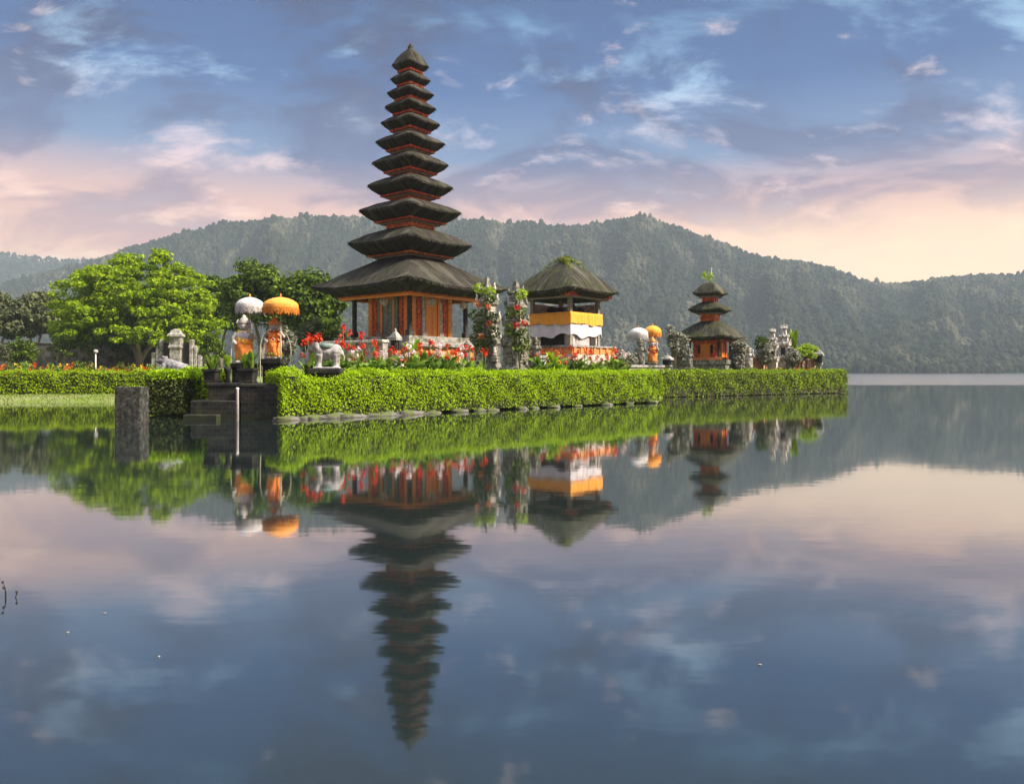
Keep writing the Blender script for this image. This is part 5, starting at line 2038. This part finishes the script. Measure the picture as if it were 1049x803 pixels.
# --- white animal statue
def white_animal():
    D = 28.0
    X = GX(335, D)
    zb = CAM_H + (HY - 377.5) / F * D
    pb = MB()
    pb.box(-0.52, 0.50, -0.42, 0.42, 0, zb - 0.7 - 0.16, bev=0.03)
    pb.box(-0.60, 0.58, -0.48, 0.48, zb - 0.7 - 0.158, zb - 0.7 - 0.003, bev=0.03)
    o = pb.build('pedestal', [M_LAVA])
    o.location = (X, D, 0.7)
    tag(o, 'dark slab pedestal under the white animal statue', 'pedestal')
    root = thing('animal_statue', 'white stone four legged animal statue with red blossoms above the front hedge', 'statue', (X, D, zb), R(8))
    e = lambda c, r: ('e', c, r)
    leg = lambda x, y: ('t', [(x, y, 0.50), (x, y, 0.22), (x - 0.02, y, 0.05)], (0.13, 0.095, 0.10))
    parts = [e((0.06, 0, 0.60), (0.44, 0.26, 0.26)), e((0.28, 0, 0.62), (0.26, 0.27, 0.26)), e((-0.20, 0, 0.62), (0.26, 0.25, 0.25)),
             e((-0.40, 0, 0.80), (0.22, 0.21, 0.21)), e((-0.52, -0.02, 0.70), (0.15, 0.15, 0.14)), ('t', [(-0.60, 0, 0.68), (-0.68, 0, 0.46), (-0.64, 0, 0.24)], (0.10, 0.075, 0.06)),
             e((-0.34, -0.22, 0.80), (0.09, 0.04, 0.15)), e((-0.34, 0.22, 0.80), (0.09, 0.04, 0.15)),
             leg(-0.26, -0.16), leg(-0.26, 0.16), leg(0.34, -0.16), leg(0.34, 0.16), ('t', [(0.52, 0, 0.62), (0.60, 0, 0.40), (0.58, 0, 0.25)], (0.05, 0.035, 0.03)),
             ('b', (-0.48, 0.48, -0.30, 0.30, 0, 0.05))]
    sculpt('body', parts, M_WHITE, root, 0.028)
    sd_ = MB()
    sd_.lathe([(0.30, 0.70), (0.32, 0.86), (0.22, 0.90)], (-0.02, 0, 0), 16, sy=0.9)
    sd_.build('saddle_cloth', [M_TEAL], root)
    cr = MB()
    cr.lathe([(0.16, 0.98), (0.19, 1.02), (0.08, 1.10)], (-0.38, 0, 0), 12)
    cr.build('crown', [M_GOLD], root)
    fl = MB()
    rg = np.random.default_rng(4)
    for c in ((-0.42, -0.1, 1.10), (-0.28, -0.14, 1.05), (-0.56, -0.12, 1.0)):
        C, N = clump(c, 0.11, 26, 0.9, rg)
        fl.quads(leaves(C, N, 0.12, 0.7, 0.6, rg), 0)
    fl.build('blossom', [L_RED], root)


white_animal()

# red cannas beside the white animal
for i, (px, py) in enumerate([(316, 346), (321, 359), (326.5, 345), (318, 361)]):
    canna_at(px, py, 28.6 + 0.25 * i, 'red', 'red flowering plant close to the white animal statue', 'red flowers by the white animal statue', 40 + i)


for i, (px, D) in enumerate([(319, 29.2), (349, 29.4), (327, 29.5), (343, 29.7)]):
    o = dup(lp, (GX(px, D), D, gz(GX(px, D), D)), i * 1.3, 1.1, 'broad leaved green plant at the feet of the white animal statue')
    o['group'] = 'green plants by the white animal statue'


# --- carved gate pillars with vines
def gate_pillar(px, D, top, hw, lab, seed, dark=False):
    rg = np.random.default_rng(seed)
    s = D / F
    X = GX(px, D)
    H = CAM_H + (HY - top) * s - GZ
    root = thing('gate_pillar', lab, 'gate pillar', (X, D, GZ), R(-42))
    w_ = hw * s
    b = MB()
    prof = [(1.35, 0.0), (1.35, 0.10), (1.22, 0.11), (1.22, 0.16), (1.0, 0.18), (0.92, 0.20), (0.92, 0.36), (1.08, 0.38), (1.08, 0.41), (0.84, 0.43), (0.80, 0.56), (0.98, 0.58), (0.98, 0.61), (0.70, 0.63), (0.66, 0.72), (0.82, 0.74), (0.80, 0.77), (0.50, 0.79), (0.46, 0.86), (0.56, 0.875), (0.30, 0.90), (0.20, 0.97), (0.05, 1.0)]
    b.sq([(w_ * r, H * z) for r, z in prof])
    b.build('shaft', [M_MOSSTONE], root)
    orn = MB()
    for (r, z) in ((1.10, 0.41), (1.0, 0.61), (0.84, 0.77), (0.6, 0.875)):
        for k in range(4):
            a = R(45 + 90 * k)
            x, y = w_ * r * 1.2 * math.cos(a), w_ * r * 1.2 * math.sin(a)
            orn.tube([(x * 0.85, y * 0.85, H * z - 0.05), (x * 1.08, y * 1.08, H * z + 0.08), (x * 0.98, y * 0.98, H * z + 0.26), (x * 1.08, y * 1.08, H * z + 0.36)], [0.09, 0.08, 0.05, 0.015], 6)
    for k in range(4):
        for q in range(5):
            zz = H * (0.215 + q * 0.028)
            face_box(orn, k, w_ * 0.92, -w_ * 0.5 + 0.04 * q, w_ * 0.5 - 0.04 * q, zz, zz + H * 0.022, 0.004, 0.05 + 0.02 * (q % 2))
        for q in range(3):
            zz = H * (0.45 + q * 0.035)
            face_box(orn, k, w_ * 0.81, -w_ * 0.42, w_ * 0.42, zz, zz + H * 0.025, 0.004, 0.05 + 0.02 * (q % 2))
            zz = H * (0.645 + q * 0.025)
            face_box(orn, k, w_ * 0.68, -w_ * 0.34, w_ * 0.34, zz, zz + H * 0.018, 0.004, 0.05)
    orn.build('carving', [M_PALESTONE if not dark else M_MOSSTONE], root)
    return root


gate_pillar(499, 38.6, 283, 10.3, 'mossy carved gate pillar nearer the tall pagoda', 1)
gate_pillar(528.5, 37.4, 287, 10.3, 'mossy carved gate pillar nearer the thatched pavilion', 2, True)


def vine(px, D, lab, spots, leafspots, seed, limes=()):
    """flowering creeper climbing beside a pillar"""
    rg = np.random.default_rng(seed)
    X = GX(px, D)
    root = thing('flowering_creeper', lab, 'creeper', (X, D, GZ))
    f, pt, lm, stx = MB(), MB(), MB(), MB()
    rel = lambda p: np.array(P(p[0], p[1], D)) - np.array([X, D, GZ])
    pts = sorted(leafspots + spots + list(limes), key=lambda q: -q[1])
    path = [(0, 0, -0.1)] + [tuple(rel(p) * np.array([0.75, 1, 1])) for p in pts]
    stx.tube(path, [0.05] + [0.035] * (len(path) - 2) + [0.015], 5)
    for p in leafspots:
        C, N = clump(rel(p) + np.array([0, rg.normal(0, 0.1), 0]), 0.30, 60, 1.0, rg)
        f.quads(leaves(C, N, 0.17, 0.55, 0.7, rg), 0)
    for p in spots:
        C, N = clump(rel(p) + np.array([0, -0.22, 0]), 0.16, 26, 1.0, rg)
        pt.quads(leaves(C, N, 0.12, 0.7, 0.6, rg), 0)
    for p in limes:
        C, N = clump(rel(p) + np.array([0, -0.1, 0]), 0.30, 60, 0.8, rg)
        lm.quads(leaves(C, N, 0.2, 0.55, 0.7, rg), 0)
    stx.build('stem', [M_STEM], root)
    f.build('leaves', [L_DARK], root)
    pt.build('blossom', [L_ORANGE if seed % 2 else L_RED], root)
    if limes:
        lm.build('young_leaves', [L_LIME], root)


def carved_shrine(px, D, top, hw, lab, seed):
    rg = np.random.default_rng(seed)
    s = D / F
    X = GX(px, D)
    H = CAM_H + (HY - top) * s - GZ
    root = thing('carved_shrine', lab, 'shrine', (X, D, GZ), R(-30))
    w_ = hw * s
    b = MB()
    b.sq([(w_ * r, H * z) for r, z in [(1.2, -0.05), (1.2, 0.16), (1.0, 0.18), (0.9, 0.22), (0.9, 0.34), (1.1, 0.37), (1.1, 0.40), (0.75, 0.42), (0.75, 0.58), (1.0, 0.61), (1.0, 0.64), (0.7, 0.67), (0.62, 0.74), (0.74, 0.76), (0.45, 0.80), (0.36, 0.88), (0.46, 0.90), (0.16, 0.94), (0.04, 1.0)]])
    b.build('shaft', [M_PALESTONE], root)
    n_ = MB()
    for k in (0, 3):
        face_box(n_, k, w_ * 0.75, -w_ * 0.36, w_ * 0.36, H * 0.44, H * 0.57, 0.004, 0.03)
    n_.build('niche', [M_UNDER], root)
    o_ = MB()
    for (r, z) in ((1.08, 0.40), (0.98, 0.64), (0.72, 0.76), (0.44, 0.90)):
        for k in range(8):
            a = R(45 * k)
            f_ = 1.3 if k % 2 else 1.0
            x, y = w_ * r * f_ * math.cos(a), w_ * r * f_ * math.sin(a)
            h_ = rg.uniform(0.14, 0.34)
            o_.tube([(x * 0.8, y * 0.8, H * z - 0.03), (x * 1.06, y * 1.06, H * z + h_ * 0.3), (x * 0.95, y * 0.95, H * z + h_ * 0.7), (x * 1.05, y * 1.05, H * z + h_)], [0.07, 0.06, 0.04, 0.01], 6)
    o_.build('carving', [M_PALESTONE], root)


carved_shrine(803, 58.9, 331, 6.2, 'tall pale carved shrine with spiky crown at the right end of the island', 5)
carved_shrine(791.5, 57.9, 335, 5.0, 'slimmer pale carved shrine just left of the tall pale one', 6)


vine(494, 37.8, 'flowering creeper with red blooms on the left gate pillar', [(490, 312), (500, 315), (501, 332), (493, 345), (498, 360)], [(485, 322), (489, 335), (497, 322), (505, 326), (486, 345), (498, 350), (506, 340), (491, 356), (502, 306)], 3, [(491, 296), (502, 299)])
vine(534, 36.6, 'flowering creeper with red blooms on the right gate pillar', [(530, 315), (529, 334), (537, 331)], [(524, 320), (534, 322), (527, 345), (536, 342), (530, 356), (538, 354), (521, 338)], 6, [(534, 302)])


# --- low stone walls and lanterns
def low_wall(name, lab, p0, p1, z0, z1, th, mat, capmat, cat='wall', piers=0):
    a, b = np.array(p0, float), np.array(p1, float)
    L = np.linalg.norm(b - a)
    ang = math.atan2(b[1] - a[1], b[0] - a[0])
    root = thing(name, lab, cat, (a[0], a[1], z0), ang)
    H = z1 - z0
    w_ = MB()
    w_.box(0, L, 0, th, -0.4, H - 0.14)
    w_.build('wall_body', [mat], root)
    c = MB()
    c.box(-0.06, L + 0.06, -0.07, th + 0.07, H - 0.138, H, bev=0.03)
    c.build('coping', [capmat], root)
    for i in range(piers):
        p = MB()
        x = L * i / (piers - 1)
        p.box(x - 0.22, x + 0.22, -0.12, th + 0.12, -0.4, H + 0.12, bev=0.03)
        p.sq([(0.30, H + 0.122), (0.30, H + 0.2), (0.12, H + 0.34), (0.02, H + 0.5)], (x, th / 2, 0))
        p.build('pier', [capmat], root)


low_wall('garden_wall', 'weathered grey garden wall behind the bright tree on the left', (-84, 96.5), (-38, 96.5), 1.5, CAM_H + (HY - 351) / F * 96.5, 0.5, M_OLDWALL, M_OLDWALL, piers=6)
low_wall('brick_wall', 'pink brick garden wall at the right end of the island', P(767, 0, 57.6)[:2], P(838, 0, 62.0)[:2], GZ, CAM_H + (HY - 366.5) / F * 60, 0.35, M_PINKBRICK, M_PINKBRICK)
low_wall('stone_balustrade', 'low grey stone ledge behind the right end of the front hedge', P(632, 0, 47)[:2], P(680, 0, 49.2)[:2], GZ, CAM_H + (HY - 374) / F * 48, 0.35, M_STONE, M_STONE)
low_wall('stone_balustrade', 'low grey stone ledge left of the tall pagoda base', P(322, 0, 44)[:2], P(392, 0, 41)[:2], GZ, CAM_H + (HY - 349) / F * 42.5, 0.4, M_STONE, M_PALESTONE)
low_wall('stone_balustrade', 'low pale stone ledge between the gate pillars and the pavilion', P(530, 0, 37.5)[:2], P(560, 0, 39.5)[:2], GZ, CAM_H + (HY - 364) / F * 38.5, 0.4, M_PALESTONE, M_STONE)


def stone_lantern(px, D, top, bot, hw, lab, mat=M_STONE):
    s = D / F
    X = GX(px, D)
    g = gz(X, D)
    H = CAM_H + (HY - top) * s - g
    w_ = hw * s
    root = thing('stone_lantern', lab, 'lantern', (X, D, g), R(-30))
    b = MB()
    b.sq([(w_, -0.1), (w_, H * 0.12), (w_ * 0.6, H * 0.16), (w_ * 0.5, H * 0.5), (w_ * 0.85, H * 0.56), (w_ * 0.85, H * 0.60)])
    b.build('shaft', [mat], root)
    b = MB()
    b.sq([(w_ * 0.6, H * 0.602), (w_ * 0.6, H * 0.78)])
    for k in range(4):
        face_box(b, k, w_ * 0.6, -w_ * 0.6, -w_ * 0.3, H * 0.602, H * 0.78, 0.003, 0.05)
        face_box(b, k, w_ * 0.6, w_ * 0.3, w_ * 0.6, H * 0.602, H * 0.78, 0.003, 0.05)
    b.build('lamp_house', [M_LAVA], root)
    b = MB()
    b.sq([(w_ * 1.1, H * 0.78), (w_ * 1.05, H * 0.83), (w_ * 0.5, H * 0.91), (w_ * 0.2, H * 0.94), (w_ * 0.2, H * 0.97), (w_ * 0.03, H)])
    b.build('lamp_roof', [mat], root)


stone_lantern(405, 40.0, 336, 372, 4.6, 'grey stone lantern shrine before the corner of the tall pagoda', M_STONE)
stone_lantern(683.5, 50.6, 362, 384, 5.0, 'small grey stone lantern in the gap between the two island hedges')
stone_lantern(838.5, 61.4, 356, 380, 4.5, 'small grey stone lantern at the far right end of the pink brick wall')
stone_lantern(757.5, 55.4, 358, 380, 4.5, 'small mossy stone lantern under the grey shrub right of the small pagoda', M_MOSSTONE)


def garden_lamp():
    D = 60.0
    X = GX(98, D)
    g = gz(X, D)
    zt = CAM_H + (HY - 358) / F * D - g
    root = thing('garden_lamp', 'slim white garden lamp post among the orange flowers on the left', 'lamp post', (X, D, g))
    b = MB()
    b.lathe([(0.10, 0), (0.10, 0.1), (0.045, 0.14), (0.04, zt - 0.3)], seg=10)
    b.build('post', [M_POLEW], root)
    b = MB()
    b.lathe([(0.06, zt - 0.3), (0.15, zt - 0.26), (0.17, zt - 0.08), (0.10, zt - 0.02), (0.02, zt)], seg=12)
    b.build('lamp_head', [M_WHITE], root)


garden_lamp()


def split_gate():
    """tall pale gate tower with dark wings, far behind the frog"""
    D = 84.0
    s = D / F
    X = GX(180.5, D)
    g = gz(X, D)
    root = thing('temple_gate', 'pale grey stone gate tower with dark openings far behind the frog statue', 'gate', (X, D, g), R(6))
    H = CAM_H + (HY - 337) * s - g
    b = MB()
    b.sq([(0.72, -0.2), (0.72, 0.35), (0.62, 0.4), (0.52, 0.45), (0.52, H * 0.5), (0.64, H * 0.53), (0.64, H * 0.57), (0.55, H * 0.6), (0.58, H * 0.78), (0.74, H * 0.81), (0.70, H * 0.86), (0.5, H * 0.9), (0.42, H * 0.96), (0.1, H)])
    b.build('tower', [M_STONE], root)
    for sg in (-1, 1):
        d = MB()
        x0, x1 = (0.66, 1.32) if sg > 0 else (-1.32, -0.66)
        d.box(x0, x1, 0.15, 0.3, -0.2, H * 0.66)
        d.build('door_leaf', [M_UNDER], root)
        w_ = MB()
        for q, (a, b_, hh) in enumerate(((1.33, 1.75, 0.74), (1.752, 2.15, 0.58), (2.152, 2.6, 0.42))):
            x0, x1 = (a, b_) if sg > 0 else (-b_, -a)
            w_.box(x0, x1, -0.1 + 0.05 * q, 0.6 - 0.05 * q, -0.2, H * hh, bev=0.08)
        w_.build('wing', [M_STONE], root)


split_gate()


# ==================================================================== the air
def make_haze():
    m = bpy.data.materials.new('haze')
    m.use_nodes = True
    t = NT(m.node_tree)
    v = t.n('ShaderNodeVolumePrincipled')
    v.inputs['Color'].default_value = (0.38, 0.47, 0.54, 1)
    v.inputs['Density'].default_value = 0.00034
    v.inputs['Anisotropy'].default_value = 0.0
    o = t.n('ShaderNodeOutputMaterial')
    t.l(v.outputs[0], o.inputs['Volume'])
    mb = MB()
    mb.box(-3100, 3100, -95, 2750, -12, 420)
    ob = mb.build('haze', [m])
    tag(ob, 'pale morning haze over the lake and hills', 'haze', kind='stuff')


make_haze()
